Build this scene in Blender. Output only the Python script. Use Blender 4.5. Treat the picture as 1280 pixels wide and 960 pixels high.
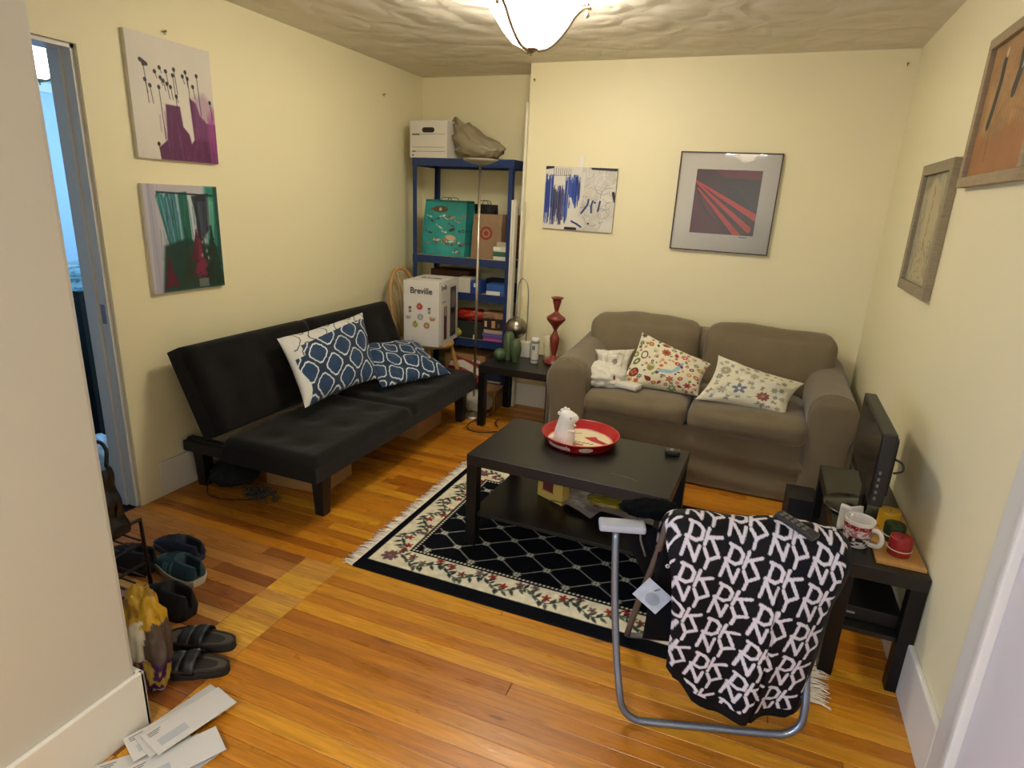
import bpy, bmesh, math, random
import numpy as np
from mathutils import Vector, Matrix, noise, Euler
PI = math.pi
random.seed(7)
rng = np.random.default_rng(7)
SC = bpy.context.scene
COL = SC.collection
for o in list(bpy.data.objects): bpy.data.objects.remove(o)

# ------------------------------------------------------------------ camera
CX, CY, CZ = 2.723, -4.733, 1.5536
yaw, pitch, roll, FPX = 0.37007, 0.29025, 0.04585, 764.67
fw = Vector((-math.sin(yaw)*math.cos(pitch), math.cos(yaw)*math.cos(pitch), -math.sin(pitch)))
rt = Vector((math.cos(yaw), math.sin(yaw), 0)); up = rt.cross(fw)
r2 = math.cos(roll)*rt + math.sin(roll)*up; u2 = -math.sin(roll)*rt + math.cos(roll)*up
cam = bpy.data.cameras.new('camera'); camo = bpy.data.objects.new('camera', cam); COL.objects.link(camo)
cam.sensor_width = 36; cam.lens = 36*FPX/1280; cam.clip_start = .05
camo.matrix_world = Matrix(((r2.x, u2.x, -fw.x, CX), (r2.y, u2.y, -fw.y, CY), (r2.z, u2.z, -fw.z, CZ), (0, 0, 0, 1)))
SC.camera = camo

# ------------------------------------------------------------------ light and exposure
SC.view_settings.view_transform = 'Standard'; SC.view_settings.look = 'None'
SC.view_settings.gamma = 1; SC.view_settings.use_curve_mapping = False
SC.view_settings.exposure = 0.27
BOWL = 40.0          # ceiling lamp glass
FILL_W = 98          # unseen fill light added behind the camera
BLUE_W = 48          # daylight through the window of the blue room
world = bpy.data.worlds.new('world'); SC.world = world; world.use_nodes = True
world.node_tree.nodes['Background'].inputs[0].default_value = (.55, .7, 1, 1)
world.node_tree.nodes['Background'].inputs[1].default_value = .3
def area(name, loc, rot, sx, sy, w, col):
    l = bpy.data.lights.new(name, 'AREA'); l.shape = 'RECTANGLE'; l.size = sx; l.size_y = sy
    l.energy = w; l.color = col
    o = bpy.data.objects.new(name, l); o.location = loc; o.rotation_euler = rot; COL.objects.link(o); return o
area('rear_fill_light', (2.3, -6.4, 2.40), (0, 0, 0), .6, .6, FILL_W, (.98, .99, 1))  # fill added to brighten the walls away from the ceiling bowl
area('blue_room_daylight', (-.95, -.68, 1.5), (-PI/2, 0, 0), 1.2, 1.3, BLUE_W, (.20, .50, 1))
area('added_blue_fill', (1.26, -5.3, .95), (0, -PI/2, 0), 1.0, 1.0, 42, (.30, .52, 1))  # added unseen source that tints the lower right wall blue

# ------------------------------------------------------------------ helpers
def lin(c):
    c = np.asarray(c, float)
    return np.where(c <= .04045, c/12.92, ((np.maximum(c, 0)+.055)/1.055)**2.4)
def hexc(h):
    h = h.lstrip('#'); return tuple(int(h[i:i+2], 16)/255 for i in (0, 2, 4))
def C4(c):
    if isinstance(c, str): c = hexc(c)
    return tuple(float(x) for x in lin(c[:3])) + (1,)
MATS = {}
def mat(name, c=(.5, .5, .5), rough=.6, metal=0, bump=0, bscale=60, vcol=False, spec=.5, emit=0, noise_amt=0, nscale=8, sheen=0, stretch=None, alpha=1, trans=0, coat=0):
    if name in MATS: return MATS[name]
    m = bpy.data.materials.new(name); MATS[name] = m; m.use_nodes = True
    nt = m.node_tree; b = nt.nodes['Principled BSDF']
    b.inputs['Base Color'].default_value = C4(c); b.inputs['Roughness'].default_value = rough
    b.inputs['Metallic'].default_value = metal; b.inputs['Specular IOR Level'].default_value = spec
    b.inputs['Coat Weight'].default_value = coat
    if sheen: b.inputs['Sheen Weight'].default_value = sheen
    if trans: b.inputs['Transmission Weight'].default_value = trans
    if alpha < 1: b.inputs['Alpha'].default_value = alpha
    if emit:
        b.inputs['Emission Color'].default_value = C4(c); b.inputs['Emission Strength'].default_value = emit
    tc = nt.nodes.new('ShaderNodeTexCoord'); mp = nt.nodes.new('ShaderNodeMapping')
    nt.links.new(tc.outputs['Object'], mp.inputs[0])
    if stretch: mp.inputs['Scale'].default_value = stretch
    src = None
    if vcol:
        a = nt.nodes.new('ShaderNodeAttribute'); a.attribute_name = 'Col'; src = a.outputs['Color']
    if noise_amt:
        n = nt.nodes.new('ShaderNodeTexNoise'); n.inputs['Scale'].default_value = nscale; n.inputs['Detail'].default_value = 6
        nt.links.new(mp.outputs[0], n.inputs['Vector'])
        r = nt.nodes.new('ShaderNodeMapRange'); r.inputs[1].default_value = .25; r.inputs[2].default_value = .75
        r.inputs[3].default_value = 1-noise_amt; r.inputs[4].default_value = 1+noise_amt
        nt.links.new(n.outputs[0], r.inputs[0])
        mx = nt.nodes.new('ShaderNodeVectorMath'); mx.operation = 'SCALE'
        if src: nt.links.new(src, mx.inputs[0])
        else: mx.inputs[0].default_value = C4(c)[:3]
        nt.links.new(r.outputs[0], mx.inputs['Scale']); src = mx.outputs[0]
    if src: nt.links.new(src, b.inputs['Base Color'])
    if bump:
        n = nt.nodes.new('ShaderNodeTexNoise'); n.inputs['Scale'].default_value = bscale; n.inputs['Detail'].default_value = 4
        nt.links.new(mp.outputs[0], n.inputs['Vector'])
        bp = nt.nodes.new('ShaderNodeBump'); bp.inputs['Strength'].default_value = bump; bp.inputs['Distance'].default_value = .01
        nt.links.new(n.outputs[0], bp.inputs['Height']); nt.links.new(bp.outputs[0], b.inputs['Normal'])
    return m

class MB:
    def __init__(s): s.v = []; s.f = []; s.mi = []; s.c = []; s.m = 0; s.smooth = []
    def add(s, vs, fs, sm=False, col=None):
        o = len(s.v); s.v += [tuple(v) for v in vs]
        s.f += [tuple(i+o for i in f) for f in fs]; s.mi += [s.m]*len(fs); s.smooth += [sm]*len(fs)
        if col is None: col = [(1, 1, 1)]*len(vs)
        elif not hasattr(col[0], '__len__'): col = [col]*len(vs)
        s.c += [tuple(x) for x in col]
        return s
    def box(s, x0, y0, z0, x1, y1, z1, bev=0, rot=None, col=None, seg=2):
        bm = bmesh.new(); bmesh.ops.create_cube(bm, size=1)
        for v in bm.verts:
            v.co = Vector(((x1-x0)*v.co.x, (y1-y0)*v.co.y, (z1-z0)*v.co.z))
        if bev: bmesh.ops.bevel(bm, geom=bm.edges[:], offset=bev, segments=seg, profile=.6, affect='EDGES')
        M = Matrix.Translation(((x0+x1)/2, (y0+y1)/2, (z0+z1)/2))
        if rot: M = M @ Euler(rot).to_matrix().to_4x4()
        bm.verts.index_update()
        s.add([M @ v.co for v in bm.verts], [[v.index for v in f.verts] for f in bm.faces], sm=False, col=col)
        bm.free(); return s
    def lathe(s, prof, cx=0, cy=0, cz=0, n=32, col=None, cap=True, axis='z'):
        vs = []; fs = []; k = len(prof)
        for i in range(n):
            a = 2*PI*i/n
            for r, z in prof:
                p = (r*math.cos(a), r*math.sin(a), z)
                if axis == 'x': p = (p[2], p[0], p[1])
                if axis == 'y': p = (p[0], -p[2], p[1])
                vs.append((cx+p[0], cy+p[1], cz+p[2]))
        for i in range(n):
            j = (i+1) % n
            for t in range(k-1): fs.append((i*k+t, j*k+t, j*k+t+1, i*k+t+1))
        if cap:
            if prof[0][0] > 1e-4: fs.append(tuple(i*k for i in range(n))[::-1])
            if prof[-1][0] > 1e-4: fs.append(tuple(i*k+k-1 for i in range(n)))
        cc = None
        if col is not None: cc = [col[t] for i in range(n) for t in range(k)] if hasattr(col[0], '__len__') else col
        return s.add(vs, fs, sm=True, col=cc)
    def tube(s, pts, r, n=10, cap=True, smooth=0, col=None, squash=None):
        pts = [Vector(p) for p in pts]
        if smooth: pts = catmull(pts, smooth)
        m = len(pts); rs = r if hasattr(r, '__len__') else [r]*m
        if len(rs) != m: rs = [float(x) for x in np.interp(np.linspace(0, 1, m), np.linspace(0, 1, len(rs)), rs)]
        t = (pts[1]-pts[0]).normalized()
        nrm = t.cross(Vector((0, 0, 1)));  nrm = nrm if nrm.length > .05 else t.cross(Vector((0, 1, 0)))
        nrm.normalize(); vs = []; fs = []
        for i, p in enumerate(pts):
            t = (pts[min(i+1, m-1)]-pts[max(i-1, 0)])
            t = t.normalized() if t.length > 1e-9 else Vector((0, 0, 1))
            nrm = (nrm - t*nrm.dot(t)).normalized(); b = t.cross(nrm)
            for j in range(n):
                a = 2*PI*j/n; vs.append(p + nrm*math.cos(a)*rs[i] + b*math.sin(a)*rs[i]*(squash or 1))
        for i in range(m-1):
            for j in range(n): fs.append((i*n+j, i*n+(j+1) % n, (i+1)*n+(j+1) % n, (i+1)*n+j))
        if cap: fs += [tuple(range(n))[::-1], tuple((m-1)*n+j for j in range(n))]
        return s.add(vs, fs, sm=True, col=col)
    def grid(s, P, col=None, closed=False, sm=True):
        """P: array [ny][nx] of points; col same shape x3"""
        P = np.asarray(P, float); ny, nx = P.shape[:2]
        fs = []
        for j in range(ny-1):
            for i in range(nx-1):
                a = j*nx+i; fs.append((a, a+1, a+nx+1, a+nx))
        cc = None if col is None else np.asarray(col).reshape(-1, 3).tolist()
        return s.add(P.reshape(-1, 3).tolist(), fs, sm=sm, col=cc)
    def sphere(s, c, r, n=20, m=12, col=None, f=None):
        if not hasattr(r, '__len__'): r = (r, r, r)
        vs = []; fs = []
        for i in range(m+1):
            ph = PI*i/m
            for j in range(n):
                a = 2*PI*j/n
                p = Vector((math.sin(ph)*math.cos(a), math.sin(ph)*math.sin(a), math.cos(ph)))
                k = f(p) if f else 1
                vs.append((c[0]+r[0]*p.x*k, c[1]+r[1]*p.y*k, c[2]+r[2]*p.z*k))
        for i in range(m):
            for j in range(n): fs.append((i*n+j, (i+1)*n+j, (i+1)*n+(j+1) % n, i*n+(j+1) % n))
        return s.add(vs, fs, sm=True, col=col)
    def build(s, name, mats, parent=None, loc=None, rot=None):
        me = bpy.data.meshes.new(name); me.from_pydata(s.v, [], s.f)
        if not isinstance(mats, (list, tuple)): mats = [mats]
        for m in mats: me.materials.append(m)
        me.polygons.foreach_set('material_index', s.mi); me.polygons.foreach_set('use_smooth', s.smooth)
        if any(c != (1, 1, 1) for c in s.c[:1]+s.c[-1:]+s.c[len(s.c)//2:len(s.c)//2+1]+s.c[::97]):
            a = me.color_attributes.new('Col', 'FLOAT_COLOR', 'POINT')
            arr = np.ones((len(s.v), 4)); arr[:, :3] = lin(np.array(s.c)); a.data.foreach_set('color', arr.ravel())
        me.validate(); me.update()
        o = bpy.data.objects.new(name, me); COL.objects.link(o)
        if parent: o.parent = parent
        if loc is not None: o.location = loc
        if rot is not None: o.rotation_euler = rot
        return o
def catmull(p, k):
    out = []; n = len(p)
    for i in range(n-1):
        a, b, c, d = p[max(i-1, 0)], p[i], p[i+1], p[min(i+2, n-1)]
        for t in range(k):
            t /= k
            out.append(.5*((2*b)+(c-a)*t+(2*a-5*b+4*c-d)*t*t+(3*b-a-3*c+d)*t**3))
    out.append(p[-1]); return out
def solid(o, th, off=0):
    m = o.modifiers.new('thickness', 'SOLIDIFY'); m.thickness = th; m.offset = off; return o
def subd(o, n=1):
    m = o.modifiers.new('smooth', 'SUBSURF'); m.levels = n; m.render_levels = n; return o
def tag(o, label, cat, group=None, kind=None):
    o['label'] = label; o['category'] = cat
    if group: o['group'] = group
    if kind: o['kind'] = kind
    return o
def thing(name, label, cat, loc=(0, 0, 0), rz=0, group=None, kind=None):
    o = bpy.data.objects.new(name, None); o.empty_display_size = .05; COL.objects.link(o)
    o.location = loc; o.rotation_euler = (0, 0, rz) if not hasattr(rz, '__len__') else rz
    return tag(o, label, cat, group, kind)
def struct(name, mb, m, parent=None):
    o = mb.build(name, m, parent)
    if not parent: o['kind'] = 'structure'
    return o
def text(name, s, size, loc, rot, m, parent=None, ext=.0006, bend=None, bold=0, sx=1):
    cu = bpy.data.curves.new(name, 'FONT'); cu.body = s; cu.size = size; cu.align_x = 'CENTER'; cu.align_y = 'CENTER'
    cu.extrude = ext; cu.offset = bold
    t = bpy.data.objects.new(name+'_curve', cu); COL.objects.link(t)
    dg = bpy.context.evaluated_depsgraph_get(); me = bpy.data.meshes.new_from_object(t.evaluated_get(dg))
    bpy.data.objects.remove(t)
    for v in me.vertices: v.co.x *= sx
    if bend:
        for v in me.vertices:
            a = v.co.x/bend; rr = bend+v.co.z
            v.co = Vector((math.sin(a)*rr, -math.cos(a)*rr+bend, v.co.y)) if True else v.co
    me.materials.clear(); me.materials.append(m)
    o = bpy.data.objects.new(name, me); COL.objects.link(o); o.parent = parent; o.location = loc; o.rotation_euler = rot
    return o

# painted canvases: a raster that becomes the colours of a dense mesh
class Cv:
    def __init__(s, w, h, res, bg):
        s.w, s.h = w, h; s.nx = max(4, int(round(w/res))+1); s.ny = max(4, int(round(h/res))+1); s.res = res
        s.X, s.Y = np.meshgrid(np.linspace(0, w, s.nx), np.linspace(0, h, s.ny))
        s.a = np.zeros((s.ny, s.nx, 3)); s.a[:] = hexc(bg) if isinstance(bg, str) else bg
    def _bb(s, x0, x1, y0, y1):
        i0 = max(0, int(x0/s.res)-1); i1 = min(s.nx, int(x1/s.res)+3); j0 = max(0, int(y0/s.res)-1); j1 = min(s.ny, int(y1/s.res)+3)
        return slice(j0, max(j0, j1)), slice(i0, max(i0, i1))
    def _mix(s, sl, d, col, op=1, soft=1):
        if isinstance(col, str): col = hexc(col)
        al = (np.clip(.5-d/(s.res*soft), 0, 1)*op)[..., None]
        s.a[sl] = s.a[sl]*(1-al)+np.array(col)*al
    def seg(s, x0, y0, x1, y1, t, col, op=1, soft=1, t1=None):
        t1 = t if t1 is None else t1; m = max(t, t1)+s.res*soft
        sl = s._bb(min(x0, x1)-m, max(x0, x1)+m, min(y0, y1)-m, max(y0, y1)+m); X, Y = s.X[sl], s.Y[sl]
        if X.size == 0: return
        dx, dy = x1-x0, y1-y0; L = dx*dx+dy*dy+1e-12
        k = np.clip(((X-x0)*dx+(Y-y0)*dy)/L, 0, 1)
        s._mix(sl, np.hypot(X-x0-k*dx, Y-y0-k*dy)-(t+(t1-t)*k)/2, col, op, soft)
    def path(s, pts, t, col, op=1, **k):
        k["op"] = op
        for a, b in zip(pts[:-1], pts[1:]): s.seg(*a, *b, t, col, **k)
    def ell(s, x, y, rx, ry, col, rot=0, op=1, soft=1, ring=None):
        m = max(rx, ry)+s.res*soft*2; sl = s._bb(x-m, x+m, y-m, y+m); X, Y = s.X[sl]-x, s.Y[sl]-y
        if X.size == 0: return
        c, n = math.cos(rot), math.sin(rot); U, V = X*c+Y*n, -X*n+Y*c
        q = np.sqrt((U/rx)**2+(V/ry)**2); d = (q-1)*min(rx, ry)
        if ring: d = np.abs(d)-ring/2
        s._mix(sl, d, col, op, soft)
    def poly(s, pts, col, op=1, soft=1):
        P = np.array(pts, float); sl = s._bb(P[:, 0].min(), P[:, 0].max(), P[:, 1].min(), P[:, 1].max()); X, Y = s.X[sl], s.Y[sl]
        if X.size == 0: return
        ins = np.zeros(X.shape, bool); d = np.full(X.shape, 1e9)
        for (x0, y0), (x1, y1) in zip(P, np.roll(P, -1, 0)):
            c = ((y0 > Y) != (y1 > Y)) & (X < (x1-x0)*(Y-y0)/((y1-y0) if y1 != y0 else 1e-9)+x0); ins ^= c
            dx, dy = x1-x0, y1-y0; k = np.clip(((X-x0)*dx+(Y-y0)*dy)/(dx*dx+dy*dy+1e-12), 0, 1)
            d = np.minimum(d, np.hypot(X-x0-k*dx, Y-y0-k*dy))
        s._mix(sl, np.where(ins, -d, d), col, op, soft)
    def rect(s, x0, y0, x1, y1, col, op=1): s.poly([(x0, y0), (x1, y0), (x1, y1), (x0, y1)], col, op)
    def noise(s, sc, amt, sx=1, sy=1, seed=0):
        s.a *= (1+amt*(fbm(s.X*sc*sx, s.Y*sc*sy, seed)-.5)*2)[..., None]; np.clip(s.a, 0, 1, s.a)
    def leaf(s, x, y, L, W, ang, col, op=1):
        c, n = math.cos(ang), math.sin(ang)
        pts = [(0, 0), (.3, .5), (.6, .42), (1, 0), (.6, -.42), (.3, -.5)]
        s.poly([(x+L*a*c-W*b*n, y+L*a*n+W*b*c) for a, b in pts], col, op)
    def flower(s, x, y, R, col, n=6, core='#e8c060', rot=0):
        for i in range(n):
            a = rot+2*PI*i/n; s.ell(x+R*.55*math.cos(a), y+R*.55*math.sin(a), R*.48, R*.26, col, rot=a)
        s.ell(x, y, R*.22, R*.22, core)
def vnoise(x, y, seed=0):
    xi, yi = np.floor(x).astype(np.int64), np.floor(y).astype(np.int64); fx, fy = x-xi, y-yi
    fx = fx*fx*(3-2*fx); fy = fy*fy*(3-2*fy)
    def h(a, b):
        n = (a*374761393+b*668265263+seed*2147483647) & 0xffffffff; n = ((n ^ (n >> 13))*1274126177) & 0xffffffff
        return ((n ^ (n >> 16)) & 0xffff)/65535.
    return (h(xi, yi)*(1-fx)+h(xi+1, yi)*fx)*(1-fy)+(h(xi, yi+1)*(1-fx)+h(xi+1, yi+1)*fx)*fy
def fbm(x, y, seed=0, o=4):
    t = 0; a = .5; n = 0
    for i in range(o): t = t+a*vnoise(x*2**i+17*i, y*2**i+31*i, seed+i); n += a; a *= .5
    return t/n
def canvas_block(cv, th, side='#d8d4c8', back=None):
    """front painted face in local XZ plane facing -Y, with real thickness"""
    mb = MB(); P = np.stack([cv.X-cv.w/2, np.zeros_like(cv.X), cv.Y-cv.h/2], -1)
    mb.grid(P, cv.a, sm=False)
    w, h = cv.w/2, cv.h/2; c = hexc(side)
    mb.add([(-w, 0, -h), (w, 0, -h), (w, 0, h), (-w, 0, h), (-w, th, -h), (w, th, -h), (w, th, h), (-w, th, h)],
           [(0, 4, 5, 1), (1, 5, 6, 2), (2, 6, 7, 3), (3, 7, 4, 0), (4, 7, 6, 5)], col=c)
    return mb

# ------------------------------------------------------------------ materials of the room
WALL = mat('wall_paint', '#eae0b6', .55, bump=.06, bscale=35)
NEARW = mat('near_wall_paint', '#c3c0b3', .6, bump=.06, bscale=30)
TRIM = mat('trim_paint', '#dcd8cb', .4, bump=.03, bscale=12)
DOORW = mat('door_paint', '#d9d2d0', .5)
BLUEP = mat('blue_room_paint', '#b9c6d4', .6)
WHITE = mat('white_paint', '#e6e2d4', .5)
BLACK = mat('black_lack', '#090808', .38, spec=.35, bump=.02, bscale=300)
BLACKTOP = mat('black_table_top', '#161512', .36, spec=.45, bump=.03, bscale=400)
def ceiling_mat():
    m = bpy.data.materials.new('swirled_plaster'); m.use_nodes = True; nt = m.node_tree; b = nt.nodes['Principled BSDF']
    b.inputs['Base Color'].default_value = C4('#dfd6c0'); b.inputs['Roughness'].default_value = .6
    tc = nt.nodes.new('ShaderNodeTexCoord'); n1 = nt.nodes.new('ShaderNodeTexNoise'); n1.inputs['Scale'].default_value = 2.5
    vo = nt.nodes.new('ShaderNodeTexVoronoi'); vo.inputs['Scale'].default_value = 4.2; vo.feature = 'F1'
    mx = nt.nodes.new('ShaderNodeMixRGB'); mx.blend_type = 'ADD'; mx.inputs[0].default_value = .25
    nt.links.new(tc.outputs['Object'], n1.inputs[0]); nt.links.new(tc.outputs['Object'], mx.inputs[1]); nt.links.new(n1.outputs['Color'], mx.inputs[2])
    nt.links.new(mx.outputs[0], vo.inputs['Vector'])
    wv = nt.nodes.new('ShaderNodeMath'); wv.operation = 'MULTIPLY'; wv.inputs[1].default_value = 7
    fr = nt.nodes.new('ShaderNodeMath'); fr.operation = 'SINE'
    nt.links.new(vo.outputs['Distance'], wv.inputs[0]); nt.links.new(wv.outputs[0], fr.inputs[0])
    ad = nt.nodes.new('ShaderNodeMath'); ad.operation = 'ADD'
    n2 = nt.nodes.new('ShaderNodeTexNoise'); n2.inputs['Scale'].default_value = 9; n2.inputs['Detail'].default_value = 5
    nt.links.new(mx.outputs[0], n2.inputs[0]); nt.links.new(fr.outputs[0], ad.inputs[0]); nt.links.new(n2.outputs[0], ad.inputs[1])
    bp = nt.nodes.new('ShaderNodeBump'); bp.inputs['Strength'].default_value = .22; bp.inputs['Distance'].default_value = .03
    nt.links.new(ad.outputs[0], bp.inputs['Height']); nt.links.new(bp.outputs[0], b.inputs['Normal'])
    return m
CEIL = ceiling_mat()

W, J, A, B, H = 3.385, 1.065, 0.0, -.371, 2.469
T = .12; YB = -7.8
# floor: strip boards, each with its own wood tone
def floor():
    mb = MB(); zone_x = (1.05, 1.235)
    tones = ['#c48845', '#bf8341', '#b87b3c', '#cc9550', '#b07437', '#c38645', '#ba7e3f', '#d09b55', '#a86a32']
    worn = ['#a8754e', '#98643e', '#b58460', '#8a5636', '#a06c45', '#c09468']
    patch = ['#c89850', '#d2a85a', '#bf8f58', '#c79a66', '#d8aa50']
    w = .0605; y = YB; k = 0
    while y < 0:
        segs = []
        y0, y1 = y, min(y+w, 0.0)
        ym = (y0+y1)/2
        def run(a, b, pal, lo, hi):
            x = a
            while x < b-1e-4:
                L = random.uniform(lo, hi); e = min(b, x+L)
                if b-e < .15: e = b
                segs.append((x, e, random.choice(pal))); x = e
        if ym < -2.84:
            run(0, zone_x[0], worn, .5, 1.3)
            if ym > -3.42: run(*zone_x, patch, 1, 2)
            else: run(*zone_x, worn+tones[:2], 1, 2)
            run(zone_x[1], W, tones, .9, 2.4)
        else: run(0, W, tones, .7, 2.0)
        for a, b, c in segs:
            g = .0007; r, gg, bb = hexc(c); j = random.uniform(-.025, .025)
            c2 = (r+j, (gg+j)*.93, max(.02, bb+j*.6)*(.42 if c in tones else .62)); e = .0012
            mb.add([(a+g, y0+g, -e), (b-g, y0+g, -e), (b-g, y1-g, -e), (a+g, y1-g, -e), (a+g+e, y0+g+e, 0), (b-g-e, y0+g+e, 0), (b-g-e, y1-g-e, 0), (a+g+e, y1-g-e, 0),
                    (a+g, y0+g, -.018), (b-g, y0+g, -.018), (b-g, y1-g, -.018), (a+g, y1-g, -.018)],
                   [(4, 5, 6, 7), (0, 1, 5, 4), (1, 2, 6, 5), (2, 3, 7, 6), (3, 0, 4, 7), (8, 9, 1, 0), (9, 10, 2, 1), (10, 11, 3, 2), (11, 8, 0, 3)],
                   col=c2)
        y += w
    mb.m = 1; mb.add([(-1.9, YB, -.012), (W, YB, -.012), (W, 0, -.012), (-3.3, 0, -.012)], [(0, 1, 2, 3)], col=(.1, .06, .03))
    m = bpy.data.materials.new('oak_strip_floor'); m.use_nodes = True; nt = m.node_tree; b = nt.nodes['Principled BSDF']
    at = nt.nodes.new('ShaderNodeAttribute'); at.attribute_name = 'Col'
    tc = nt.nodes.new('ShaderNodeTexCoord'); mp = nt.nodes.new('ShaderNodeMapping'); mp.inputs['Scale'].default_value = (2.2, 40, 1)
    sep = nt.nodes.new('ShaderNodeVectorMath'); sep.operation = 'SCALE'; sep.inputs['Scale'].default_value = 37
    av = nt.nodes.new('ShaderNodeVectorMath'); av.operation = 'ADD'
    nt.links.new(tc.outputs['Object'], mp.inputs[0]); nt.links.new(at.outputs['Color'], sep.inputs[0])
    nt.links.new(mp.outputs[0], av.inputs[0]); nt.links.new(sep.outputs[0], av.inputs[1])
    n = nt.nodes.new('ShaderNodeTexNoise'); n.inputs['Scale'].default_value = 1.6; n.inputs['Detail'].default_value = 8; n.inputs['Roughness'].default_value = .65; n.inputs['Distortion'].default_value = 1.2
    nt.links.new(av.outputs[0], n.inputs['Vector'])
    r = nt.nodes.new('ShaderNodeMapRange'); r.inputs[1].default_value = .3; r.inputs[2].default_value = .7; r.inputs[3].default_value = .62; r.inputs[4].default_value = 1.22
    nt.links.new(n.outputs[0], r.inputs[0])
    mul = nt.nodes.new('ShaderNodeVectorMath'); mul.operation = 'SCALE'; nt.links.new(at.outputs['Color'], mul.inputs[0]); nt.links.new(r.outputs[0], mul.inputs['Scale'])
    n3 = nt.nodes.new('ShaderNodeTexNoise'); n3.inputs['Scale'].default_value = 3; n3.inputs['Detail'].default_value = 7
    mp3 = nt.nodes.new('ShaderNodeMapping'); mp3.inputs['Scale'].default_value = (1.5, 6, 1); nt.links.new(tc.outputs['Object'], mp3.inputs[0]); nt.links.new(mp3.outputs[0], n3.inputs['Vector'])
    r3 = nt.nodes.new('ShaderNodeMapRange'); r3.inputs[1].default_value = .66; r3.inputs[2].default_value = .74; r3.inputs[3].default_value = 1; r3.inputs[4].default_value = .45
    nt.links.new(n3.outputs[0], r3.inputs[0]); mul2 = nt.nodes.new('ShaderNodeVectorMath'); mul2.operation = 'SCALE'
    nt.links.new(mul.outputs[0], mul2.inputs[0]); nt.links.new(r3.outputs[0], mul2.inputs['Scale']); nt.links.new(mul2.outputs[0], b.inputs['Base Color'])
    rr = nt.nodes.new('ShaderNodeMapRange'); rr.inputs[1].default_value = .3; rr.inputs[2].default_value = .7; rr.inputs[3].default_value = .24; rr.inputs[4].default_value = .42
    nt.links.new(n3.outputs[0], rr.inputs[0]); nt.links.new(rr.outputs[0], b.inputs['Roughness'])
    bp = nt.nodes.new('ShaderNodeBump'); bp.inputs['Strength'].default_value = .12; bp.inputs['Distance'].default_value = .004
    nt.links.new(n.outputs[0], bp.inputs['Height']); nt.links.new(bp.outputs[0], b.inputs['Normal'])
    struct('floor', mb, [m, mat('floor_gap', '#1a0e06', .9)])
floor()
mb = MB(); mb.box(-1.9, YB, H, W+T, T, H+.06); struct('ceiling', mb, CEIL)
# left wall with the door opening y -3.62 .. -2.827
D0, D1, DH = -3.62, -2.827, 2.088
mb = MB(); mb.box(-T, D1, 0, 0, A+T, H); mb.box(-T, D0, DH, 0, D1, H); mb.box(-T, YB, 0, 0, D0, H); struct('wall_left', mb, WALL)
mb = MB(); mb.box(0, A, 0, J, A+T, H); struct('wall_alcove', mb, WALL)
mb = MB(); mb.box(J, B, 0, W, A+T, H); struct('wall_back', mb, WALL)
mb = MB(); mb.box(W, YB, 0, W+T, A+T, H); struct('wall_right', mb, WALL)
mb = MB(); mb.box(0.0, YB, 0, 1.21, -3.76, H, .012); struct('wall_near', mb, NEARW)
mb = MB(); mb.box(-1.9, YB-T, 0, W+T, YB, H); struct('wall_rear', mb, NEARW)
# baseboards
def base(name, x0, y0, x1, y1, h=.185, t=.018, m=TRIM):
    mb = MB(); mb.box(min(x0, x1), min(y0, y1), 0, max(x0, x1), max(y0, y1), h, .006); struct(name, mb, m)
base('baseboard_left', 0, -2.71, .018, 0)
base('baseboard_back', J, B-.018, W, B)
base('baseboard_alcove', .018, -.018, J, 0)
base('baseboard_right', W-.018, -3.015, W, B-.018, .2)
mb = MB(); mb.box(1.21, -7.78, 0, 1.226, -3.744, .19, .005); mb.box(.02, -3.76, 0, 1.226, -3.744, .19, .005); struct('baseboard_near', mb, TRIM)
# door casing of the left door, jamb and head
mb = MB(); mb.box(0, D1, 0, .016, D1+.115, DH+.115); mb.box(0, D0-.115, DH, .016, D1, DH+.115); mb.box(0, D0-.115, 0, .016, D0, DH); struct('trim_1', mb, WALL)
JM = mat('jamb_paint', '#d3cfc6', .45)
mb = MB(); mb.box(-T-.01, D1-.018, 0, -.001, D1, DH, .002); mb.box(-T-.01, D1-.03, 0, -.055, D1-.018, DH-.012, .002); mb.box(-T-.01, D0, DH-.018, -.001, D1, DH, .002); mb.box(-T-.01, D0, 0, -.001, D0+.018, DH)
j = struct('trim_2', mb, JM)
mb = MB(); mb.box(-.045, D1-.0205, .93, -.018, D1-.018, 1.02, .001); mb.build('strike_plate', mat('steel', '#9a9a98', .35, 1), j)
# right casing and door
mb = MB(); mb.box(W-.02, -3.15, 0, W, -3.02, 2.2, .006); mb.box(W-.034, -3.155, 0, W, -3.125, 2.2, .008); mb.box(W-.02, -4.1, 2.08, W, -3.15, 2.2, .006); struct('trim_3', mb, TRIM)
mb = MB(); mb.box(W-.012, -4.05, .01, W+.02, -3.155, 2.08, .003); struct('door_1', mb, DOORW)

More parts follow.
